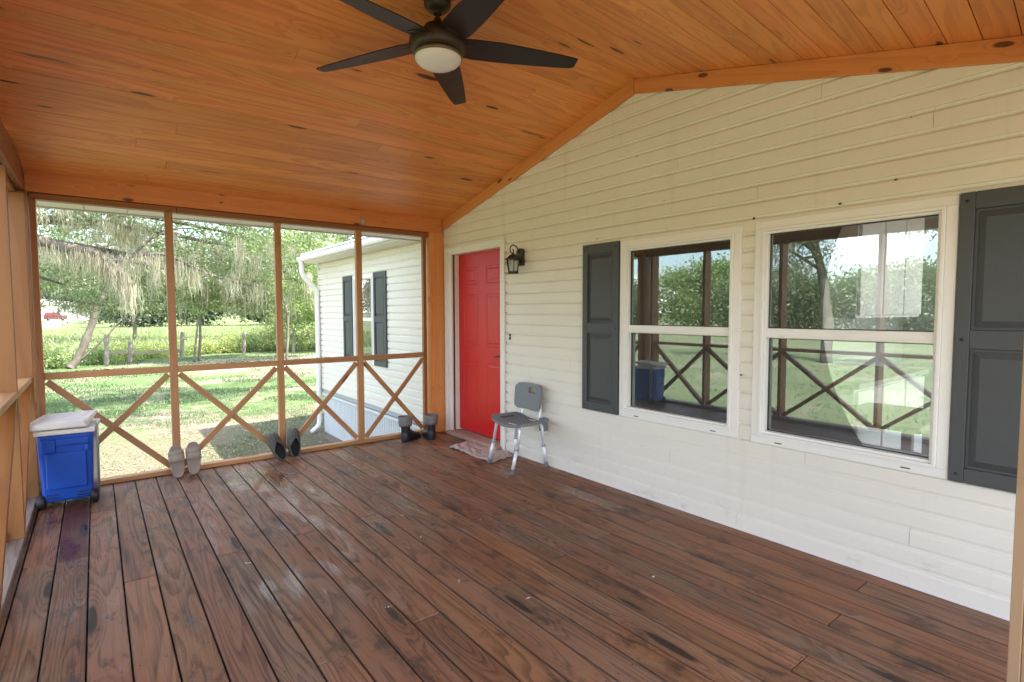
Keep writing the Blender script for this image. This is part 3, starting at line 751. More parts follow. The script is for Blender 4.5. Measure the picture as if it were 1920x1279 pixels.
for k in range(5):
    ang = math.radians(49.5+72*k); ca, sa = math.cos(ang), math.sin(ang); tl = math.radians(11)
    def bp(r_, s_, dz): return (FX+ca*r_-sa*s_*math.cos(tl), FY+sa*r_+ca*s_*math.cos(tl), 2.868-s_*math.sin(tl)+dz-.02*(r_/.8))
    b = MB(); prof = [(.11, -.055, .080), (.20, -.070, .092), (.35, -.078, .085), (.55, -.070, .066), (.70, -.060, .050), (.79, -.052, .034), (.805, -.046, .022)]
    vs = []; fs = []
    for r1, s0, s1 in prof:
        for dz in (0, .006): vs += [bp(r1, s0, dz), bp(r1, s1, dz)]
    for i in range(len(prof)-1):
        o = i*4; fs += [(o, o+1, o+5, o+4), (o+2, o+6, o+7, o+3), (o, o+4, o+6, o+2), (o+1, o+3, o+7, o+5)]
    n = (len(prof)-1)*4; fs += [(0, 2, 3, 1), (n, n+1, n+3, n+2)]
    b.add(vs, fs, [(v[0], v[1], v[2]) for v in vs])
    bo = b.build('blade', M['blade'], fan)
    h = MB()
    vs = [bp(.09, -.045, -.004), bp(.09, .06, -.004), bp(.19, .035, -.004), bp(.19, -.03, -.004), bp(.09, -.045, -.001), bp(.09, .06, -.001), bp(.19, .035, -.001), bp(.19, -.03, -.001)]
    h.hexa(vs); h.build('blade_bracket', M['bronze'], bo)

# ================================================================ wall lantern
wl = empty('wall_lantern', 'bronze coach lantern mounted on the siding right of the red door', 'wall lamp', (3.2, 3.95, 1.92))
a = MB(); a.prism([(3.905, 1.835), (4.0, 1.835), (4.0, 1.975), (3.985, 1.99), (3.953, 2.0), (3.92, 1.99), (3.905, 1.975)], 3.178, 3.210, 'YZ'); a.build('backplate', M['bronze'], wl, .004)
a = MB(); LX, LY = 3.105, 3.953
pts = [(3.18, LY, 1.95), (3.165, LY, 1.985), (3.14, LY, 2.015), (3.11, LY, 2.025), (3.082, LY, 2.013), (3.068, LY, 1.985), (3.075, LY, 1.958), (3.096, LY, 1.948), (3.112, LY, 1.96), (3.110, LY, 1.978), (3.098, LY, 1.98)]
a.tube(pts, [.006]*8+[.006, .005, .007], 8); a.tube([(LX, LY, 1.95), (LX, LY, 1.935)], .008, 8); a.tube([(3.18, LY, 1.885), (3.14, LY, 1.905)], .012, 8); a.build('scroll_arm', M['bronze'], wl)
a = MB(); a.lathe([(0, 1.943), (.018, 1.94), (.045, 1.925), (.070, 1.900), (.086, 1.897), (.086, 1.889), (.0, 1.887)], (LX, LY, 0), 6, sm=False); a.build('cap', M['bronze'], wl)
a = MB()
for k in range(6):
    t_ = math.pi*k/3; c, s = math.cos(t_), math.sin(t_); a.tube([(LX+c*.064, LY+s*.064, 1.889), (LX+c*.046, LY+s*.046, 1.775)], .0045, 6)
a.lathe([(.0, 1.778), (.050, 1.778), (.054, 1.768), (.050, 1.757), (0, 1.755)], (LX, LY, 0), 6, sm=False); a.lathe([(.06, 1.889), (.068, 1.889), (.067, 1.880), (.06, 1.880)], (LX, LY, 0), 6, sm=False)
a.build('cage', M['bronze'], wl)
a = MB(); a.lathe([(.058, 1.887), (.042, 1.779)], (LX, LY, 0), 6, sm=False); a.build('lamp_glass', M['lampglass'], wl)
a = MB(); a.tube([(LX, LY, 1.778), (LX, LY, 1.83)], .009, 10); a.build('candle_tube', M['whitetrim'], wl)

db = empty('doorbell', 'tiny brown doorbell button on the siding between door and lantern', 'doorbell', (3.205, 4.13, 1.155))
a = MB(); a.box(3.196, 3.208, 4.12, 4.14, 1.125, 1.185); a.build('plate', M['bronze'], db, .003)
a = MB(); a.lathe([(0, -.006), (.005, -.005), (.006, 0)], (3.196, 4.13, 1.155), 10, axis='X'); a.build('button', M['whitetrim'], db)

hk = empty('bracket_hook', 'small metal eye bracket screwed to the far header beam', 'hook', (2.22, 5.37, 2.34))
a = MB(); a.box(2.205, 2.24, 5.355, 5.375, 2.305, 2.37); a.build('plate', M['steel'], hk, .004)
a = MB(); a.tube([(2.222, 5.352, 2.36), (2.222, 5.335, 2.35), (2.222, 5.335, 2.325), (2.222, 5.352, 2.312)], .004, 6); a.build('eye', M['whitetrim'], hk)

# ================================================================ shower chair
ch = empty('shower_chair', 'grey plastic seat bath chair on white adjustable legs against the siding', 'chair', (2.99, 3.77, 0))
SX, SY = 3.00, 3.77
def curved_slab(fn, nu, nv, th, nrm, hole=None, rc=.0):
    """slab from fn(u,v) in -1..1, thickened along nrm"""
    m = MB(); nrm = Vector(nrm); top = []; bot = []
    def pt(u, v):
        # rounded-square outline
        k = 1-rc*(abs(u)**6*abs(v)**6); return Vector(fn(u*k if abs(u) > 0 else 0, v*k))
    g_ = [[pt(-1+2*i/nu, -1+2*j/nv) for j in range(nv+1)] for i in range(nu+1)]
    vs = [p for r in g_ for p in r]; n = len(vs); vs2 = [p-nrm*th for p in vs]; W_ = nv+1
    fs = []; inh = lambda i, j: hole and hole[0] <= i < hole[1] and hole[2] <= j < hole[3]
    for i in range(nu):
        for j in range(nv):
            if inh(i, j): continue
            a, b, c, d = i*W_+j, (i+1)*W_+j, (i+1)*W_+j+1, i*W_+j+1
            fs += [(a, b, c, d), (n+d, n+c, n+b, n+a)]
            for (p, q, ii, jj) in ((a, b, i, j-1), (c, d, i, j+1), (b, c, i+1, j), (d, a, i-1, j)):
                if not (0 <= ii < nu and 0 <= jj < nv) or inh(ii, jj): fs.append((q, p, n+p, n+q))
    m.add(vs+vs2, fs, None, .5, 0, True)
    return m
def seatf(u, v):   # u along width (Y), v along depth (X)
    z = .408+.052*abs(u)**2.0+.006*v*v
    return (SX-.035+.175*v, SY-.10+.262*u*(1-.06*(v+1)), z)
a = curved_slab(seatf, 24, 20, .022, (0, 0, 1), rc=.14); so_ = a.build('seat', M['greyplastic'], ch, .004)
for u in (-.76, .76):
    a = MB(); p0 = Vector(seatf(u, -.45)); p1 = Vector(seatf(u, .35)); a.bar(p0+Vector((0, 0, .0015)), p1+Vector((0, 0, .0015)), .022, .003)
    a.build('grip_slot', M['clogin'], so_)
def backf(u, v):
    return (3.150+.03*(1-v)*-.5+.012*(1-u*u), SY-.01+.190*u*(1-.03*(1-v)), .622+.118*v+(-.012*u*u if v < 0 else -.006*u*u))
a = curved_slab(backf, 22, 14, .022, (1, 0, 0), hole=(5, 11, 9, 12), rc=.16); a.build('backrest', M['greyplastic'], ch, .004)
legs = [(2.84, 3.974), (2.786, 3.56), (3.165, 3.555), (3.150, 3.975)]
tops = [(2.88, 3.915), (2.865, 3.555), (3.10, 3.535), (3.10, 3.90)]
for (lx, ly), (tx, ty) in zip(legs, tops):
    d = Vector((lx-tx, ly-ty, -.40)); sx_ = 1 if ty > SY else -1
    k0 = Vector((tx, ty, .372)); mid = k0+d*.42
    m = MB(); m.tube([Vector((tx, SY+sx_*.06, .402)), Vector((tx, ty-sx_*.045, .402)), Vector((tx, ty-sx_*.018, .396)), k0, mid], .0135, 12)
    lo = m.build('leg', M['alu'], ch)
    m = MB(); m.tube([mid, Vector((lx, ly, .03))], .0165, 12); m.build('leg_extension', M['alu'], lo)
    m = MB(); m.tube([mid+d*.02, mid-d*.03], .0185, 12); m.build('leg_collar', M['steel'], lo)
    m = MB(); m.lathe([(0, .0), (.026, .001), (.025, .012), (.019, .022), (.018, .045), (0, .046)], (lx, ly, 0), 14); m.build('rubber_foot', M['rubber'], lo)
for y_ in (SY-.15, SY+.10):
    m = MB(); m.tube([(3.10, y_, .395), (3.14, y_, .41), (3.158, y_, .50), (3.152, y_, .60)], .0115, 10); m.build('back_tube', M['alu'], ch)
m = MB(); m.tube([(2.89, SY-.1, .398), (3.12, SY+.1, .398)], .009, 8); m.tube([(2.89, SY+.1, .398), (3.12, SY-.1, .398)], .009, 8); m.box(2.96, 3.05, SY-.03, SY+.03, .385, .41)
m.build('cross_brace', M['alu'], ch)
m = MB(); m.box(3.12, 3.185, 3.545, 3.60, .325, .445); m.build('side_holder', M['greyplastic'], ch, .008)

# ================================================================ crumpled rag
rg_ = MB(); NU, NV = 56, 40
c4 = [(2.84, 4.70), (3.13, 4.74), (3.165, 4.03), (2.86, 3.95)]
vs = []
for i in range(NU+1):
    for j in range(NV+1):
        u, v = i/NU, j/NV
        x = (1-u)*((1-v)*c4[0][0]+v*c4[1][0])+u*((1-v)*c4[3][0]+v*c4[2][0]); y = (1-u)*((1-v)*c4[0][1]+v*c4[1][1])+u*((1-v)*c4[3][1]+v*c4[2][1])
        e = min(u, 1-u, v, 1-v)
        nz = mnoise.fractal((x*9, y*9, 2), 1, 2, 4)
        wob = .035*mnoise.noise((x*5, y*5, 9))+.02*mnoise.noise((x*16, y*16, 5))
        z = .006+.024*abs(nz)+.014*abs(mnoise.noise((x*30, y*30, 1)))
        if u < .28: z += .028*math.sin(math.pi*u/.28)*(1-v*.4)
        if u > .75: z += .016*math.sin(math.pi*(u-.75)/.25)
        if e < .03: z *= .4
        vs.append((x+wob*(1 if e < .2 else .4), y+wob*1.3, z))
fs = [(i*(NV+1)+j, (i+1)*(NV+1)+j, (i+1)*(NV+1)+j+1, i*(NV+1)+j+1) for i in range(NU) for j in range(NV)]
rg_.add(vs, fs, None, .5, 0, True)
M['rag'] = paint('thin_pinkish_cloth', (.42, .335, .29), .85, .15, 25, .5)
ro = rg_.build('cleaning_rag', M['rag'], fix=False); md = ro.modifiers.new('s', 'SOLIDIFY'); md.thickness = .003
tag(ro, 'crumpled pale pinkish cloth lying on the deck before the red door', 'rag')

# ================================================================ cooler
cl = empty('wheeled_cooler', 'blue wheeled cooler with loose off-white lid standing in the far left corner', 'cooler', (-.20, 4.945, 0))
cl.rotation_euler = (0, 0, math.radians(-5))
def tbox(mb, w0, w1, d0, d1, z0, z1, m=0, cx=0, dy0=0, dy1=0, r=.5):
    """tapered box: half width w0 at z0, w1 at z1; depth from dy to dy+d"""
    mb.hexa([(cx-w0, dy0, z0), (cx+w0, dy0, z0), (cx+w0, dy0+d0, z0), (cx-w0, dy0+d0, z0), (cx-w1, dy1, z1), (cx+w1, dy1, z1), (cx+w1, dy1+d1, z1), (cx-w1, dy1+d1, z1)], r, m)
m = MB(); tbox(m, .142, .160, .34, .36, .045, .535, dy0=.005, dy1=-.008)
body = m.build('body', M['coolblue'], cl, .02, world=False)
m = MB(); m.box(-.115, .115, -.0175, .0, .14, .40); 
o = m.build('recessed_panel', M['coolblue'], body, .012, world=False)
m = MB(); m.box(-.135, -.055, -.019, .0, .405, .50); m.box(-.055, .135, -.019, .0, .45, .50); m.box(.105, .135, -.019, .0, .395, .45)
m.build('grip_moulding', M['coolblue'], body, .010, world=False)
for z in (.075, .095):
    for x_ in (-.115, .05): m = MB(); m.box(x_, x_+.065, -.004, .02, z, z+.006); m.build('vent_rib', M['black'], body, world=False)
m = MB(); tbox(m, .170, .172, .39, .395, .532, .566, dy0=-.02, dy1=-.02); m.build('rim', M['coolwhite'], cl, .008, world=False)
m = MB(); m.hexa([(-.235, -.05, .575), (.135, -.035, .575), (.15, .34, .600), (-.19, .35, .60), (-.215, -.04, .618), (.115, -.02, .628), (.165, .36, .640), (-.165, .345, .635)], .5)
lid = m.build('lid', M['coolwhite'], cl, .014, world=False); lid['label'] = 'loose off-white lid sitting askew'
m = MB(); m.hexa([(-.17, .0, .617), (.09, .015, .6265), (.125, .32, .637), (-.13, .31, .634), (-.16, .01, .623), (.08, .025, .6325), (.115, .31, .643), (-.12, .30, .640)], .5)
m.build('lid_top', M['coolwhite'], lid, .006, world=False)
for s in (-1, 1):
    m = MB(); m.lathe([(0, -.024), (.046, -.024), (.054, -.016), (.054, .016), (.046, .024), (0, .024)], (s*.150, .03, .054), 24, axis='X')
    w = m.build('wheel', M['blackrubber'], cl, world=False)
    m = MB(); m.lathe([(0, -.026), (.02, -.027), (.024, -.024)], (s*.150, .03, .054), 12, axis='X'); m.build('hub', M['black'], w, world=False)
m = MB()
for y_ in (.02, .05): m.tube([(.176, y_, .06), (.180, y_, .55), (.165, y_, .60)], .006, 8)
m.build('telescopic_handle', M['steel'], cl, world=False)

# ================================================================ footwear
def sole_outline(L_, w, n=28):
    pts = []
    for k in range(n):
        t = 2*math.pi*k/n; c_ = -math.cos(t); s = math.sin(t)
        y = .5*math.copysign(abs(c_)**.82, c_); s = math.copysign(abs(s)**.68, s)
        pts.append((s*w*(.465+.035*math.sin((y+.10)*3.0)), y*L_))
    return pts
def place(o, x, y, z, tilt, yaw_, rollz=0):
    o.location = (x, y, z); o.rotation_mode = 'XYZ'; o.rotation_euler = (tilt, rollz, yaw_)
def make_slide():
    root = empty('slide_sandal', 'x', 'sandal'); out = sole_outline(.275, .110)
    m = MB(); prof = [(1.0, 0), (1.04, .008), (1.04, .020), (1.0, .030), (.93, .031), (.88, .024)]
    n = len(out); vs = []
    for k, z in prof: vs += [(x*k, y*k if k > 1 else y*(1-(1-k)*.5), z) for x, y in out]
    fs = [(i*n+k, i*n+(k+1) % n, (i+1)*n+(k+1) % n, (i+1)*n+k) for i in range(len(prof)-1) for k in range(n)]
    fs += [tuple(range(n-1, -1, -1))]; m.add(vs, fs, None, .5, 0, True)
    m.build('sole', M['tan'], root, world=False, fix=False)
    m = MB(); vs = [(x*.885, y*.945, .0245) for x, y in out]; m.add(vs, [tuple(range(n))], None, .5); m.build('footbed', M['tan2'], root, world=False, fix=False)
    for (ya, yb, hh) in ((-.012, .045, .058), (.038, .088, .050)):
        m = MB(); K = 16; vs = []
        for k in range(K+1):
            t = math.pi*k/K
            for (yy, off) in ((ya, 0), ((ya+yb)/2, .005), (yb, 0)):
                vs.append((-math.cos(t)*.0505, yy, .008+(hh+off-.008)*math.sin(t)**.6))
        fs = []
        for k in range(K):
            for q in range(2): fs.append((k*3+q, (k+1)*3+q, (k+1)*3+q+1, k*3+q+1))
        m.add(vs, fs, None, .5, 0, True); s = m.build('strap', M['tan'], root, world=False, fix=False)
        md = s.modifiers.new('s', 'SOLIDIFY'); md.thickness = .008; md.offset = 1
    return root
s1 = make_slide(); s1['group'] = 'taupe slide sandals'; s1['label'] = 'taupe slide sandal leaning on the bottom plate, the one nearer the cooler'
s2 = copy_tree(s1, label='taupe slide sandal leaning on the bottom plate, the one nearer the clogs')
# leaning: toes up against the frame; sole normal faces the camera side
place(s1, .505, 5.318, .122, math.radians(66), math.radians(5)); place(s2, .632, 5.325, .128, math.radians(68), math.radians(-4))

def make_clog():
    root = empty('clog', 'x', 'clog'); out = sole_outline(.285, .125)
    n = len(out); m = MB()
    prof = [(.94, 0), (1.0, .006), (1.0, .022)]
    vs = []
    for k, z in prof: vs += [(x*k, y*k, z) for x, y in out]
    fs = [(i*n+k, i*n+(k+1) % n, (i+1)*n+(k+1) % n, (i+1)*n+k) for i in range(2) for k in range(n)]+[tuple(range(n-1, -1, -1)), tuple(2*n+k for k in range(n))]
    m.add(vs, fs, None, .5, 0, True); m.build('sole', M['clog'], root, world=False, fix=False)
    # upper: dome over the toe half, low rim round the heel
    m = MB(); vs = []; K = 8
    for i, (x, y) in enumerate(out):
        t = (y/.285+.5)     # 0 heel .. 1 toe
        for k in range(K+1):
            q = k/K; toe = max(0, min(1, (t-.38)/.24)); toe = toe*toe*(3-2*toe)
            hh = .040+.035*toe
            # lean in fully over the toe, a little round the heel
            inn = toe*(1-math.cos(q*math.pi/2))+(1-toe)*.10*q
            cxx = 0; cyy = y*(1-.55*toe*q**2*max(0, (t-.6)/.4))
            vs.append((x*(1-inn), cyy, .022+hh*math.sin(q*math.pi/2)*(1 if toe < .01 else 1)))
    fs = [(i*(K+1)+k, ((i+1) % n)*(K+1)+k, ((i+1) % n)*(K+1)+k+1, i*(K+1)+k+1) for i in range(n) for k in range(K)]
    m.add(vs, fs, None, .5, 0, True); u = m.build('upper', M['clog'], root, world=False, fix=False)
    md = u.modifiers.new('s', 'SOLIDIFY'); md.thickness = .006; md.offset = -1
    m = MB(); m.add([(x*.86, y*.93-.004, .0235) for x, y in out], [tuple(range(n))], None, .5)
    m.build('lining', M['clogin'], root, world=False, fix=False)
    for (hx, hy) in ((-.025, .055), (.0, .06), (.025, .055), (-.03, .085), (.0, .092), (.03, .085), (.012, .11), (-.012, .11)):
        zz = .099-.25*hx*hx/.03-.9*max(0, hy-.06)**1*.35
        m = MB(); m.lathe([(0, .0015), (.0048, .001), (.005, -.002)], (hx, hy, zz), 8); m.build('vent_hole', M['clogin'], root, world=False)
    return root
c1 = make_clog(); c1['group'] = 'muddy clogs'; c1['label'] = 'muddy grey clog tilted on its side left of the second slim post'
c2 = copy_tree(c1, label='muddy grey clog standing upright right of the second slim post, dark lining showing')
place(c1, 1.305, 5.302, .128, math.radians(68), math.radians(8), math.radians(-17)); place(c2, 1.462, 5.312, .138, math.radians(70), math.radians(4), math.radians(4))

def make_boot():
    root = empty('rubber_boot', 'x', 'boot'); m = MB()
    # heel at origin, toe towards +Y; lofted sections
    secs = []
    N_ = 18
    def ringp(c, rx, ry, ax):  # ax: normal blending 0=vertical section plane horizontal
        ps = []
        for k in range(N_):
            t = 2*math.pi*k/N_; ps.append(Vector((c[0]+rx*math.cos(t), c[1]+ry*math.sin(t)*math.cos(ax), c[2]+ry*math.sin(t)*math.sin(ax))))
        return ps
    path = [((0, .0, .185), .050, .052, 0), ((0, .002, .15), .046, .048, 0), ((0, .004, .11), .044, .050, .05), ((0, .018, .085), .044, .062, .45), ((0, .05, .066), .045, .062, .95), ((0, .10, .052), .047, .046, 1.35), ((0, .15, .043), .048, .036, 1.55), ((0, .195, .036), .042, .029, 1.6), ((0, .222, .032), .022, .018, 1.6), ((0, .228, .031), .004, .004, 1.6)]
    vs = sum((ringp(*q) for q in path), []); fs = [(i*N_+k, i*N_+(k+1) % N_, (i+1)*N_+(k+1) % N_, (i+1)*N_+k) for i in range(len(path)-1) for k in range(N_)]
    m.add(vs, fs, None, .5, 0, True)
    m.lathe([(0.0, .012), (.040, .012), (.043, .03), (.044, .09), (.040, .10)], (0, -.004, 0), 18)
    m.build('boot_shaft', M['navy'], root, world=False)
    m = MB(); out = sole_outline(.275, .105); n = len(out)
    vs = [(x, y+.092, z) for z in (0, .020) for x, y in out]
    m.add(vs, [tuple(range(n-1, -1, -1)), tuple(range(n, 2*n))]+[(k, (k+1) % n, n+(k+1) % n, n+k) for k in range(n)], None, .5); m.build('boot_sole', M['blackrubber'], root, world=False, fix=False)
    m = MB(); prof = [(.050, .175), (.062, .17), (.068, .20), (.070, .245), (.073, .272), (.068, .276), (.062, .272), (.055, .22), (.05, .18)]
    n0 = len(m.v); m.lathe(prof, (0, 0, 0), 20, r=.5)
    m.v = [(x+.004*mnoise.noise((x*30, y*30, z*20)), y*1.02+.005*mnoise.noise((y*30, x*30, z*20+4)), z+.006*mnoise.noise((x*15, y*15, 3))) for x, y, z in m.v]
    m.build('cuff', M['cuff'], root, world=False)
    return root
b1 = make_boot(); b1['group'] = 'dark rubber boots'; b1['label'] = 'dark rubber boot with grey cuff, toe pointing right, the left of the pair'
b2 = copy_tree(b1, label='dark rubber boot with grey cuff standing against the thick corner post, toe away')
b1.scale = b2.scale = (1.08, 1.08, 1.0); b1.location = (2.600, 5.20, 0); b1.rotation_euler = (0, 0, math.radians(-62)); b2.location = (2.868, 5.115, 0); b2.rotation_euler = (0, 0, math.radians(-14))

# litter on the rail, crumbs on the deck
lt = MB()
def crumb(mb, x, y, z, s):
    a = R()*6.28; c, d = math.cos(a)*s, math.sin(a)*s; h = s*random.uniform(.1, .5)
    mb.add([(x-c, y-d, z), (x+d*.5, y-c*.5, z+h), (x+c, y+d, z+.001), (x-d*.5, y+c*.5, z+h*.6)], [(0, 1, 2), (0, 2, 3), (0, 3, 1), (1, 3, 2)], None, R())
for _ in range(150): crumb(lt, random.choice([random.gauss(2.05, .07), random.gauss(1.0, .12), random.gauss(2.86, .06), random.gauss(.0, .1), random.gauss(1.75, .1)]), random.uniform(5.405, 5.44), .938, random.uniform(.006, .016))
tag(lt.build('leaf_litter', M['mudbrown']), 'brown leaf crumbs lying along the top of the far sill rail', 'leaf litter', kind='stuff')
lt = MB()
for _ in range(420): crumb(lt, random.uniform(-.35, 3.2), random.uniform(.6, 5.35), .001, random.uniform(.0015, .005))
tag(lt.build('deck_crumbs', M['mudbrown']), 'fine dark grit and leaf crumbs scattered over the deck boards', 'grit', kind='stuff')
lt = MB()
for (x, y) in ((1.05, 2.30), (1.62, 3.30), (1.55, 2.9), (2.0, 2.9), (1.15, 4.55), (2.02, 4.86), (1.45, 2.3), (.62, 3.2), (1.62, 1.95), (2.28, 1.7)):
    for _ in range(5): crumb(lt, x+random.gauss(0, .006), y+random.gauss(0, .006), .001, random.uniform(.004, .008))
tag(lt.build('pale_chips', M['coolwhite']), 'small pale paint chips dotted on the deck boards', 'paint chips', kind='stuff')

# ================================================================ interior things seen through the near window
kc = empty('wall_cabinet', 'white kitchen cabinet hanging inside behind the near window', 'cabinet', (4.9, 1.7, 1.35))
part('carcass', 'whitecab', kc, .003, (4.2, 5.6, 1.46, 1.85, 1.35, 2.38))
for x in (4.22, 4.68, 5.14): part('cabinet_door', 'whitecab', kc, .004, (x, x+.44, 1.44, 1.458, 1.37, 2.36))
kb = empty('base_cabinet', 'white kitchen base cabinet with pale counter inside the near window', 'cabinet', (4.85, 1.75, 0))
part('carcass', 'whitecab', kb, .003, (4.1, 5.6, 1.42, 2.06, .0, .86)); part('countertop', 'conc', kb, .005, (4.07, 5.63, 1.38, 2.065, .862, .90))
for x in (4.13, 4.63, 5.13): part('cabinet_door', 'whitecab', kb, .004, (x, x+.46, 1.40, 1.418, .08, .84))
tb = empty('dining_table', 'dark table standing inside just behind the near window', 'table', (3.9, 1.6, 0))
part('table_top', 'darkfl', tb, .004, (3.55, 4.35, .9, 2.3, .72, .75))
for (x, y) in ((3.6, .95), (4.25, .95), (3.6, 2.2), (4.25, 2.2)): part('leg', 'darkfl', tb, .002, (x, x+.05, y, y+.05, 0, .719))
rb = empty('bowl', 'red bowl on the dark table inside the near window', 'bowl', (3.9, 1.75, .75))
a = MB(); a.lathe([(0, .752), (.07, .753), (.14, .82), (.16, .90), (.15, .90), (.13, .83), (.0, .78)], (3.9, 1.75, 0), 24); a.build('shell', M['redmat'], rb)

# ================================================================ trees
def leaves(centres, n, size, spread, flat=.7, seed=0):
    """leaf quads in clumps round the given centres; returns V, F, rnd"""
    rg = np.random.default_rng(seed); C = np.array(centres, dtype=float)
    k = rg.integers(0, len(C), n); P = C[k]+rg.normal(0, 1, (n, 3))*np.array([spread, spread, spread*flat])
    tone = rg.random(len(C))[k]*.55+rg.random(n)*.45
    a = rg.normal(0, 1, (n, 3)); a /= np.linalg.norm(a, axis=1)[:, None]
    b = np.cross(a, rg.normal(0, 1, (n, 3))); b /= np.linalg.norm(b, axis=1)[:, None]
    s = size*(.6+.8*rg.random(n))[:, None]
    V = np.stack([P-a*s, P-b*s*.45, P+a*s, P+b*s*.45], 1).reshape(-1, 3)
    return V, np.arange(4*n).reshape(-1, 4), np.repeat(tone, 4)

def ellipsoid_clumps(c, r, n, rg, shell=.5):
    d = rg.normal(0, 1, (n, 3)); d /= np.linalg.norm(d, axis=1)[:, None]
    return np.array(c)+d*np.array(r)*(shell+(1-shell)*rg.random(n)**.5)[:, None]

def moss_mesh(pts, nstrand, lmin, lmax, w, seed, parent, name='hanging_moss', spread=.10):
    rg = np.random.default_rng(seed); pts = np.array(pts); n = len(pts)*nstrand
    base = np.repeat(pts, nstrand, 0)+rg.normal(0, 1, (n, 3))*np.array([spread, spread, .05])
    ln = np.repeat(rg.uniform(lmin, lmax, len(pts)), nstrand)*rg.uniform(.35, 1, n)
    ph = rg.random(n)*6.28; dirx = rg.normal(0, 1, (n, 2)); dirx /= np.linalg.norm(dirx, axis=1)[:, None]
    S = 5; V = []
    for i in range(S):
        t = i/(S-1); off = (.035*np.sin(ph+t*6)+.012*np.sin(3.7*ph+t*13))*t; wd = w*(1-t*.75)*(1-.5*(t < .05))
        P = base+np.stack([off, off*np.cos(ph), -ln*t], 1)
        D = np.concatenate([dirx*wd, np.zeros((n, 1))], 1)
        V += [P-D, P+D]
    V = np.stack(V, 1).reshape(-1, 3); b = np.arange(n)[:, None]*2*S
    F_ = np.concatenate([b+np.array([2*i, 2*i+1, 2*i+3, 2*i+2]) for i in range(S-1)], 0)
    r = np.repeat(np.clip(np.repeat(rg.random(len(pts)), nstrand)*.6+rg.random(n)*.4, 0, 1), 2*S)
    return tag(npmesh(name, V, F_, r, M['moss'], parent), kind='stuff')

def limb_tube(mb, pts, r0, r1, n=10, seg=5, jit=.04):
    pts = [Vector(p) for p in pts]; P = []
    for i in range(len(pts)-1):
        for k in range(seg):
            t = k/seg; a = pts[max(i-1, 0)]; b = pts[i]; c = pts[i+1]; d = pts[min(i+2, len(pts)-1)]
            q = .5*((2*b)+(c-a)*t+(2*a-5*b+4*c-d)*t*t+(3*b-a-3*c+d)*t**3)
            P.append(q+Vector((random.gauss(0, jit), random.gauss(0, jit), random.gauss(0, jit)))*r0*2)
    P.append(pts[-1]); m_ = len(P)
    mb.tube(P, [(r0+(r1-r0)*i/(m_-1))*random.uniform(.9, 1.1) for i in range(m_)], n)
    return P

def tree(name, label, cat, trunk, r0, r1, clumps, nleaf, size, spread, mat, seed, limbs=(), moss=None, group=None, flat=.7):
    root = empty(name, label, cat, tuple(trunk[0]), group)
    m = MB(); limb_tube(m, trunk, r0, r1)
    top = Vector(trunk[-1]); allp = []
    for lb in limbs: allp += limb_tube(m, lb[0], lb[1], lb[2], 8)
    rg = np.random.default_rng(seed)
    # twigs from the trunk's upper part towards a sample of clumps
    for c in rg.choice(len(clumps), min(14, len(clumps)), replace=False):
        e = Vector(clumps[c]); s_ = Vector(trunk[-2]).lerp(top, rg.random()); mid = s_.lerp(e, .5)+Vector((0, 0, (e-s_).length*.08))
        allp += limb_tube(m, [s_, mid, e], r1*.6, .012, 6, 4, .02)
    m.build('trunk', M['bark'], root, fix=False)
    V, F_, r = leaves(clumps, nleaf, size, spread, flat, seed)
    npmesh('crown', V, F_, r, mat, root)
    if moss: moss_mesh(moss['pts'] if 'pts' in moss else [tuple(clumps[i]) for i in rg.choice(len(clumps), moss['n'])], moss.get('k', 14), moss['l0'], moss['l1'], moss['w'], seed+5, root, spread=moss.get('spread', .12))
    return root

rg = np.random.default_rng(3)
# --- big live oak left, limbs reaching across the view at about 14 m
L1 = [(-4.4, 14.6, 2.2), (-2.6, 14.2, 2.95), (-.875, 14, 2.80), (-.2, 14, 2.67), (.14, 14, 2.58), (.45, 13.9, 2.25), (.62, 13.85, 1.93)]
L2 = [(.10, 14, 2.58), (.40, 14.1, 2.50), (.69, 14.1, 2.62), (1.26, 14.1, 2.68), (1.85, 14.2, 2.42), (2.5, 14.4, 2.18), (3.3, 14.6, 2.05)]
L3 = [(-3.6, 14.4, 3.2), (-1.5, 13.6, 4.3), (1.0, 13.2, 4.6), (3.6, 13.4, 4.9), (6.5, 13.8, 4.6)]
L4 = [(-3.2, 14.6, 2.8), (-2.0, 15.2, 1.9), (-.9, 15.4, 1.75), (.2, 15.3, 1.55)]
L5 = [(.69, 14.1, 2.62), (1.0, 14.3, 3.0), (1.5, 14.4, 3.3), (1.9, 14.5, 3.35)]
cl_ = []
for c, r, n in (((-.6, 14.2, 3.6), (1.6, .9, .6), 34), ((1.6, 14.4, 3.6), (1.7, 1.0, .75), 46), ((3.8, 14.6, 3.5), (1.6, 1.1, .9), 50), ((2.6, 14.8, 2.5), (1.3, .6, .45), 26), ((.5, 15.2, 1.7), (1.3, .5, .3), 14), ((-.5, 15.3, 1.9), (.8, .4, .35), 10),
                ((0, 14, 5.6), (4.5, 3.0, 1.0), 70), ((4.6, 14, 5.8), (3.6, 3.0, 1.0), 55), ((-4, 15, 5.5), (3.2, 3, 1.3), 40), ((1.5, 10.6, 5.6), (3, 1.6, .5), 26), ((5.0, 10.5, 6.2), (2.4, 3.0, .8), 44)):
    cl_ += [tuple(p) for p in ellipsoid_clumps(c, r, n, rg, .3)]
mp_ = [tuple(Vector(L1[i]).lerp(Vector(L1[i+1]), t)) for i in range(1, 6) for t in np.linspace(0, .9, 6)]
mp_ += [tuple(Vector(L2[i]).lerp(Vector(L2[i+1]), t)) for i in range(0, 6) for t in np.linspace(0, .9, 5)]
mp_ += [tuple(Vector(L4[i]).lerp(Vector(L4[i+1]), t)) for i in range(0, 3) for t in np.linspace(0, .9, 6)]
mp_ = [mp_[i] for i in rg.permutation(len(mp_))[:56]]
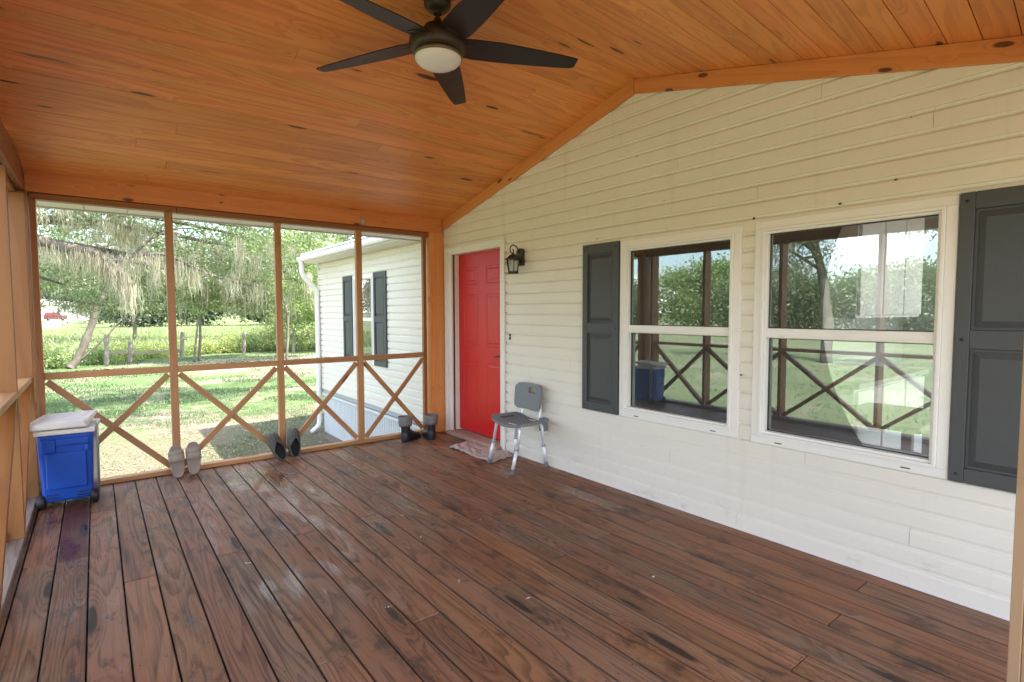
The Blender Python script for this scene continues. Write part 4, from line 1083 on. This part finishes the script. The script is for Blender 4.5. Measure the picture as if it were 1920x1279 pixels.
mp_ += [(rg.uniform(-1.2, .9), rg.uniform(13.7, 14.5), rg.uniform(3.0, 4.3)) for _ in range(44)]
mp_ += [(rg.uniform(.6, 4.6), rg.uniform(14, 15), rg.uniform(2.3, 3.4)) for _ in range(26)]
tree('live_oak', 'big live oak with sprawling limbs and long Spanish moss, reaching in from the left', 'tree', [(-4.8, 15, -.85), (-4.9, 14.9, .6), (-4.6, 14.7, 2.0), (-3.8, 14.5, 3.1)], .55, .30, cl_, 36000, .040, .25, M['leaf'], 21,
     limbs=[(L1, .15, .035), (L2, .055, .018), (L3, .16, .05), (L4, .08, .02), (L5, .035, .012)], moss=dict(pts=mp_, k=70, l0=.12, l1=.78, w=.0055, spread=.085))
# --- leaning tree at the fence
lean = [(-.87, 27, -.8), (-.5, 27, -.15), (-.05, 27, 1.2), (.3, 27, 2.1), (.9, 27.2, 3.6), (1.2, 27.5, 5.2)]
cc = []
for c, r, n in (((.4, 27, 4.2), (2.8, 1.6, 1.6), 70), ((-1.3, 27.4, 3.4), (1.4, 1.2, .9), 24), ((2.2, 27, 3.2), (1.3, 1.2, 1.2), 26)): cc += [tuple(p) for p in ellipsoid_clumps(c, r, n, rg, .3)]
tree('leaning_oak', 'slim oak leaning right behind the fence with a bare trunk and mossy crown', 'tree', lean, .15, .09, cc, 9500, .075, .34, M['leaf'], 22, limbs=[([(-.55, 27, -.5), (.2, 26.8, .3), (.85, 26.6, 1.15)], .05, .02)], moss=dict(n=34, k=22, l0=.4, l1=1.5, w=.016, spread=.14))
# --- middle and right trees beyond the fence
spec = [('oak_tree', 'mossy oak with a tan hanging curtain behind the second bay', (3.6, 27.5), 5.2, [((4.2, 27.5, 3.6), (2.6, 1.5, 2.1), 56), ((6.0, 28, 2.9), (1.7, 1.4, 1.6), 34)], 'leaf', 60, .17),
        ('oak_tree', 'tall mossy oak with an upright trunk just left of the far roof corner', (6.55, 24.5), 6.0, [((6.6, 24.5, 4.9), (2.0, 1.4, 1.5), 50), ((8.2, 25.5, 3.3), (1.5, 1.2, 1.9), 55)], 'leaf2', 26, .14),
        ('broad_tree', 'bright green round tree low beside the far house corner', (9.6, 30), 4.4, [((9.6, 30, 2.0), (2.2, 1.5, 2.0), 70)], 'leaf2', 10, .2),
        ('broad_tree', 'dense dark tree far behind the middle bay', (2.0, 44), 9, [((2.5, 44, 3.6), (4.5, 2.2, 2.4), 60)], 'leaf', 30, .3),
        ('broad_tree', 'dense tree far behind the third bay', (10.5, 42), 9, [((10.5, 42, 4.0), (4.2, 2.2, 3.4), 80)], 'leaf', 30, .3),
        ('broad_tree', 'tall tree far behind the first bay, thinner crown', (-4.0, 50), 10, [((-3.5, 50, 4.0), (5.0, 2.2, 2.0), 40)], 'leaf', 20, .3),
        ('broad_tree', 'tall tree rising beyond the house roof', (16, 38), 11, [((16, 38, 6), (4.5, 3, 4.5), 100)], 'leaf', 10, .3)]
for i, (nm, lb, (x, y), h, cls, mt, nm_, sp) in enumerate(spec):
    cc = []
    for c, r, n in cls: cc += [tuple(p) for p in ellipsoid_clumps(c, r, n, rg, .3)]
    far = y > 35
    tree(nm, lb, 'tree', [(x, y, -.85), (x+.1, y, h*.2), (x-.15, y, h*.45), (x+.2, y+.1, h*.8)], .06 if not far else .12, .035, cc, 6500 if far else 11000, .16 if far else .075, .5 if far else .30, M[mt], 40+i,
         moss=dict(n=nm_, k=20, l0=.3, l1=1.5 if nm == 'oak_tree' else 1.2, w=.017 if not far else .03, spread=sp), group='trees beyond the fence')
# sapling in the second bay
tree('sapling', 'thin bare-stemmed sapling standing at the fence in the second bay', 'tree', [(3.38, 27.2, -.8), (3.5, 27.2, .3), (3.64, 27.2, 1.4), (3.9, 27.2, 2.4)], .05, .02, [tuple(p) for p in ellipsoid_clumps((3.8, 27.2, 2.0), (.6, .5, .8), 12, rg)], 900, .08, .2, M['leaf2'], 60)
# --- distant wood line and the wood across the lawn on the left (seen in the window glass)
k = 0
for (x, y, h, w) in [(-13, 216, 9, 13), (1, 216, 10, 13), (3.5, 140, 9, 9), (17, 140, 10, 10), (-24, 95, 9, 9), (-15.5, 100, 8, 8), (5.5, 98, 8, 7), (14, 102, 10, 9), (23, 96, 9, 9), (31, 100, 11, 10), (43, 96, 10, 10), (-38, 84, 10, 10),
                     (-43, 66, 9, 8), (-45, 53, 10, 8), (-42, 42, 9, 7.5), (-44, 32, 10, 7.5), (-41, 23, 8.5, 7), (-43, 14, 9.5, 7), (-41, 5, 8.5, 7), (-43, -4, 9, 7), (-42, -14, 9, 8)]:
    h *= random.uniform(.85, 1.15)*(.66 if k >= 12 else 1)
    ax = (w*.4, w*.80) if x < -38.5 and y < 80 else (w*.80, w*.4)
    cc = [tuple(p) for p in ellipsoid_clumps((x, y, h*.47-.4), (ax[0], ax[1], h*.50), 120, rg, .4)]
    FW = ['behind the long white building', 'right of the long white building', 'low in the second bay', 'low in the third bay', 'behind the leaning oak crown', 'at the left end of the far white building', 'behind the left half of the second bay', 'behind the right half of the second bay', 'behind the third bay', 'hidden mostly by the house corner', 'hidden beyond the house roof', 'at the left rim of the field']
    lab = 'hazy green tree across the field, '+FW[k] if k < 12 else 'bushy green tree across the left lawn, mirrored in the window glass'
    tree('wood_edge_tree', lab, 'tree',
         [(x, y, -.85), (x, y, h*.3), (x+.3, y, h*.7)], .28, .1, cc, 9000 if k < 12 else 15000, .26 if k < 12 else .17, .75, M['leaffar' if k < 12 else ('leaf' if k % 3 else 'leaf2')], 80+k, group='trees across the field' if k < 12 else 'trees across the left lawn'); k += 1
# an oak in the lawn on the left whose low branches show in the glass
cc = []
for c, r, n in (((-17, 10.4, 5.0), (2.2, 1.7, 1.9), 60), ((-15.5, 13.6, 5.2), (1.2, 1.4, .45), 12), ((-16, 17.6, 5.4), (1.2, 1.0, .8), 14), ((-17, 5.8, 5.0), (2, 1.2, 1.2), 20)): cc += [tuple(p) for p in ellipsoid_clumps(c, r, n, rg, .3)]
tree('shade_oak', 'spreading oak out on the left lawn, mirrored in the window glass', 'tree', [(-18, 9.6, -.85), (-18.1, 9.6, 1), (-17.9, 9.8, 3), (-17, 10, 5)], .24, .14, cc, 15000, .06, .34, M['leaf'], 131, moss=dict(n=60, k=20, l0=.5, l1=1.6, w=.014, spread=.2))

# ================================================================ bushes by the fence, fence posts, wire
bsp = [(-3.2, 27.9, .9, .8, 'leafy'), (-2.0, 27.9, .9, .65, 'leafy'), (-1.45, 27.6, .7, .55, 'leaf2'), (-.05, 28.7, .7, .5, 'leaf2'), (1.0, 30.2, .8, .55, 'leafy'), (2.1, 31.2, .8, .45, 'leafy'), (3.3, 31.6, .8, .6, 'leaf2'), (4.5, 32, .9, .5, 'leafy'), (5.7, 32, .9, .85, 'leafy'), (6.9, 32, 1.0, 1.3, 'leaf2'), (8.0, 32, 1.0, 1.9, 'leafy'), (9.3, 31.6, 1.2, 1.5, 'leafy'), (10.8, 31.6, 1.3, 2.2, 'leafy'), (12.3, 31.5, 1.3, 1.5, 'leaf2')]
bl = ['yellow-green bush at the left end of the fence', 'yellow-green bush second from the left end of the fence', 'sparse yellow-green bush left of the leaning trunk', 'low dark green bush right of the leaning trunk foot', 'yellow-green bush between the first two fence posts', 'yellow-green bush just right of the second fence post', 'yellow-green bush left of the third fence post', 'green bush right of the third fence post', 'yellow-green bush left of the fourth fence post', 'yellow-green bush right of the fourth fence post', 'taller green bush behind the third slim porch post', 'yellow-green bush right of the third slim porch post', 'tall yellow-green bush next to the far downspout', 'green bush hidden partly by the far house corner']
for i, (x, y, w, h, mt) in enumerate(bsp):
    cc = [tuple(p) for p in ellipsoid_clumps((x, y, -.8+h*.5), (w*.75, w*.5, h*.55), 34, rg, .2)]
    root = empty('bush', bl[i], 'bush', (x, y, -.8), 'bushes along the fence')
    m = MB()
    for q in range(7): e = cc[q]; limb_tube(m, [(x+random.gauss(0, .08), y, -.85), ((x+e[0])/2, y, (e[2]-.8)/2+.05), e], .016, .005, 5, 3, .1)
    m.build('stem', M['bark'], root, fix=False)
    V, F_, r = leaves(cc, 2100, .05, .24, .9, 200+i); npmesh('foliage', V, F_, r, M[mt], root)
fps = [(.285, 28, 1.28, 'split grey fence post with a forked top, left of the first porch bay middle'), (1.12, 28.9, .92, 'stout grey fence post right of the forked one'), (3.22, 30.0, 1.25, 'grey fence post in the left part of the second bay'), (5.95, 30.0, 1.22, 'upright grey fence post in the right part of the second bay'), (8.4, 30.0, 1.3, 'thin grey fence post seen in the third bay')]
for i, (x, y, h, lb) in enumerate(fps):
    m = MB(); pts = [(x+.01*q, y, -.85+(h+.05)*q/6) for q in range(7)]
    m.tube([Vector(p)+Vector((random.gauss(0, .01), random.gauss(0, .01), 0)) for p in pts], [random.uniform(.075, .10) for _ in pts], 8, sm=False)
    tag(m.build('fence_post', M['postgrey']), lb, 'fence post', 'old wooden fence posts')
m = MB(); m.bar((.3, 28, -.32), (1.1, 28.9, -.34), .05, .12); m.bar((1.15, 28.9, -.38), (3.2, 30.0, -.45), .05, .10)
for (a, b) in (((.285, 28, .22), (-3.5, 27.2, .22)), ((3.22, 30.0, .2), (5.95, 30.0, .2)), ((5.95, 30.0, .2), (11.5, 30.0, .2)), ((3.22, 30.0, -.3), (5.95, 30.0, -.12))): m.tube([a, b], .006, 5)
tag(m.build('fence_rail', M['postgrey']), 'low grey plank rail and wires strung between the old fence posts', 'fence rail')

# far white building with a red truck-like shape beside it
bn = empty('far_building', 'long low white building with pale roof far across the field at the left', 'building', (-8, 200, -.8))
m = MB(); m.box(-15.5, -1.0, 200, 208, -.8, 3.6); m.build('wall', M['whitecab'], bn)
m = MB(); m.hexa([(-16.2, 199, 3.6), (-.4, 199, 3.6), (-.4, 209, 3.6), (-16.2, 209, 3.6), (-16.2, 203.9, 5.2), (-.4, 203.9, 5.2), (-.4, 204.1, 5.2), (-16.2, 204.1, 5.2)]); m.build('roof', M['roof'], bn)
m = MB(); m.box(-5.5, -4.0, 199.9, 199.99, -.8, 1.8); m.build('door', M['steel'], bn)
rc_ = empty('red_van', 'small red van parked before the far white building', 'van', (-8.5, 190, -.8))
m = MB(); m.hexa([(-11, 189, -.4), (-6, 189, -.4), (-6, 191, -.4), (-11, 191, -.4), (-10.9, 189.1, .7), (-6.0, 189.1, .7), (-6.0, 190.9, .7), (-10.9, 190.9, .7)]); m.hexa([(-10.9, 189.1, .7), (-7.2, 189.1, .7), (-7.2, 190.9, .7), (-10.9, 190.9, .7), (-10.5, 189.3, 1.5), (-7.8, 189.3, 1.5), (-7.8, 190.7, 1.5), (-10.5, 190.7, 1.5)]); m.build('body', M['redmat'], rc_, .05)
for x in (-10, -7):
    m = MB(); m.lathe([(0, -.1), (.38, -.1), (.38, .1), (0, .1)], (x, 189, -.42), 14, axis='Y'); m.build('wheel', M['blackrubber'], rc_)

# ================================================================ grass
def blades(n, x0, x1, y0, y1, h, w, seed, mat, name, label, patch=True, thr=.0, ypow=1.0):
    rg = np.random.default_rng(seed); X = rg.uniform(x0, x1, n); Y = y0+(y1-y0)*rg.random(n)**ypow; keep = np.ones(n, bool)
    if patch:
        for i in range(n):
            v = mnoise.noise((X[i]*.55, Y[i]*.8, 1.7))+.5*mnoise.noise((X[i]*2.2, Y[i]*2.2, 4))
            if v < thr+rg.normal(0, .12) or (X[i] > -3 and 5 < Y[i] < 11.3+2.6*mnoise.noise((X[i]*.8, Y[i]*.8, 8)) and rg.random() < .62): keep[i] = False
    keep &= ~((X > 2.9) & (Y < 10.2) & (Y > 5)); X = X[keep]; Y = Y[keep]; n = len(X)
    Z = np.array([gz(a, b) for a, b in zip(X, Y)]) if y1 < 45 else np.full(n, -.8)
    a = rg.random(n)*6.28; hh = h*(.5+rg.random(n)); ln = rg.normal(0, .45, (n, 2))*hh[:, None]
    D = np.stack([np.cos(a)*w, np.sin(a)*w, np.zeros(n)], 1); P = np.stack([X, Y, Z-.005], 1)
    T = P+np.concatenate([ln, hh[:, None]], 1)
    V = np.stack([P-D, P+D, T], 1).reshape(-1, 3)
    o = npmesh(name, V, np.arange(3*n).reshape(-1, 3), np.repeat(rg.random(n), 3), mat)
    tag(o, label, 'grass', kind='stuff')
blades(130000, -3, 6, 8.2, 19, .040, .006, 5, M['grass'], 'lawn_grass', 'short patchy green lawn grass outside the porch', thr=.0, ypow=1.3)
blades(50000, -6, 13, 14, 30, .06, .014, 6, M['grass'], 'lawn_grass', 'short lawn grass farther off towards the fence', thr=.02)
blades(60000, -14, 26, 32, 80, .45, .035, 7, M['hay'], 'field_grass', 'tall bright yellow-green grass of the open field beyond the fence', patch=False, ypow=1.5)
blades(50000, -24, -2, -6, 24, .05, .012, 8, M['grass'], 'lawn_grass', 'open lawn on the left, mirrored in the windows', thr=-.15)
# fallen leaves and twigs
lt = MB()
for _ in range(7000):
    y = 8.2+8*R()**1.5; x = random.uniform(-1.2+(-.1)*(y-6), min(3.1 if y < 9.9 else 6.5, .62*y))
    if y > 11.5 and mnoise.noise((x*.55, y*.8, 1.7)) > .15: continue
    z = gz(x, y)+.006; s = random.uniform(.012, .032); a = R()*6.28; c, d = math.cos(a)*s, math.sin(a)*s; q = random.uniform(-.4, .4)*s
    lt.add([(x-c, y-d, z), (x+d*.45, y-c*.45, z+q*.5+.003), (x+c, y+d, z+abs(q)), (x-d*.45, y+c*.45, z+.004)], [(0, 1, 2, 3)], None, R())
M['deadleaf'] = leaf_mat('dead_leaf', (.16, .10, .06), (.32, .23, .15), (.55, .46, .36), .15)
tag(lt.build('fallen_leaves', M['deadleaf'], fix=False), 'tan fallen leaves scattered on the bare sandy lawn', 'fallen leaves', kind='stuff')
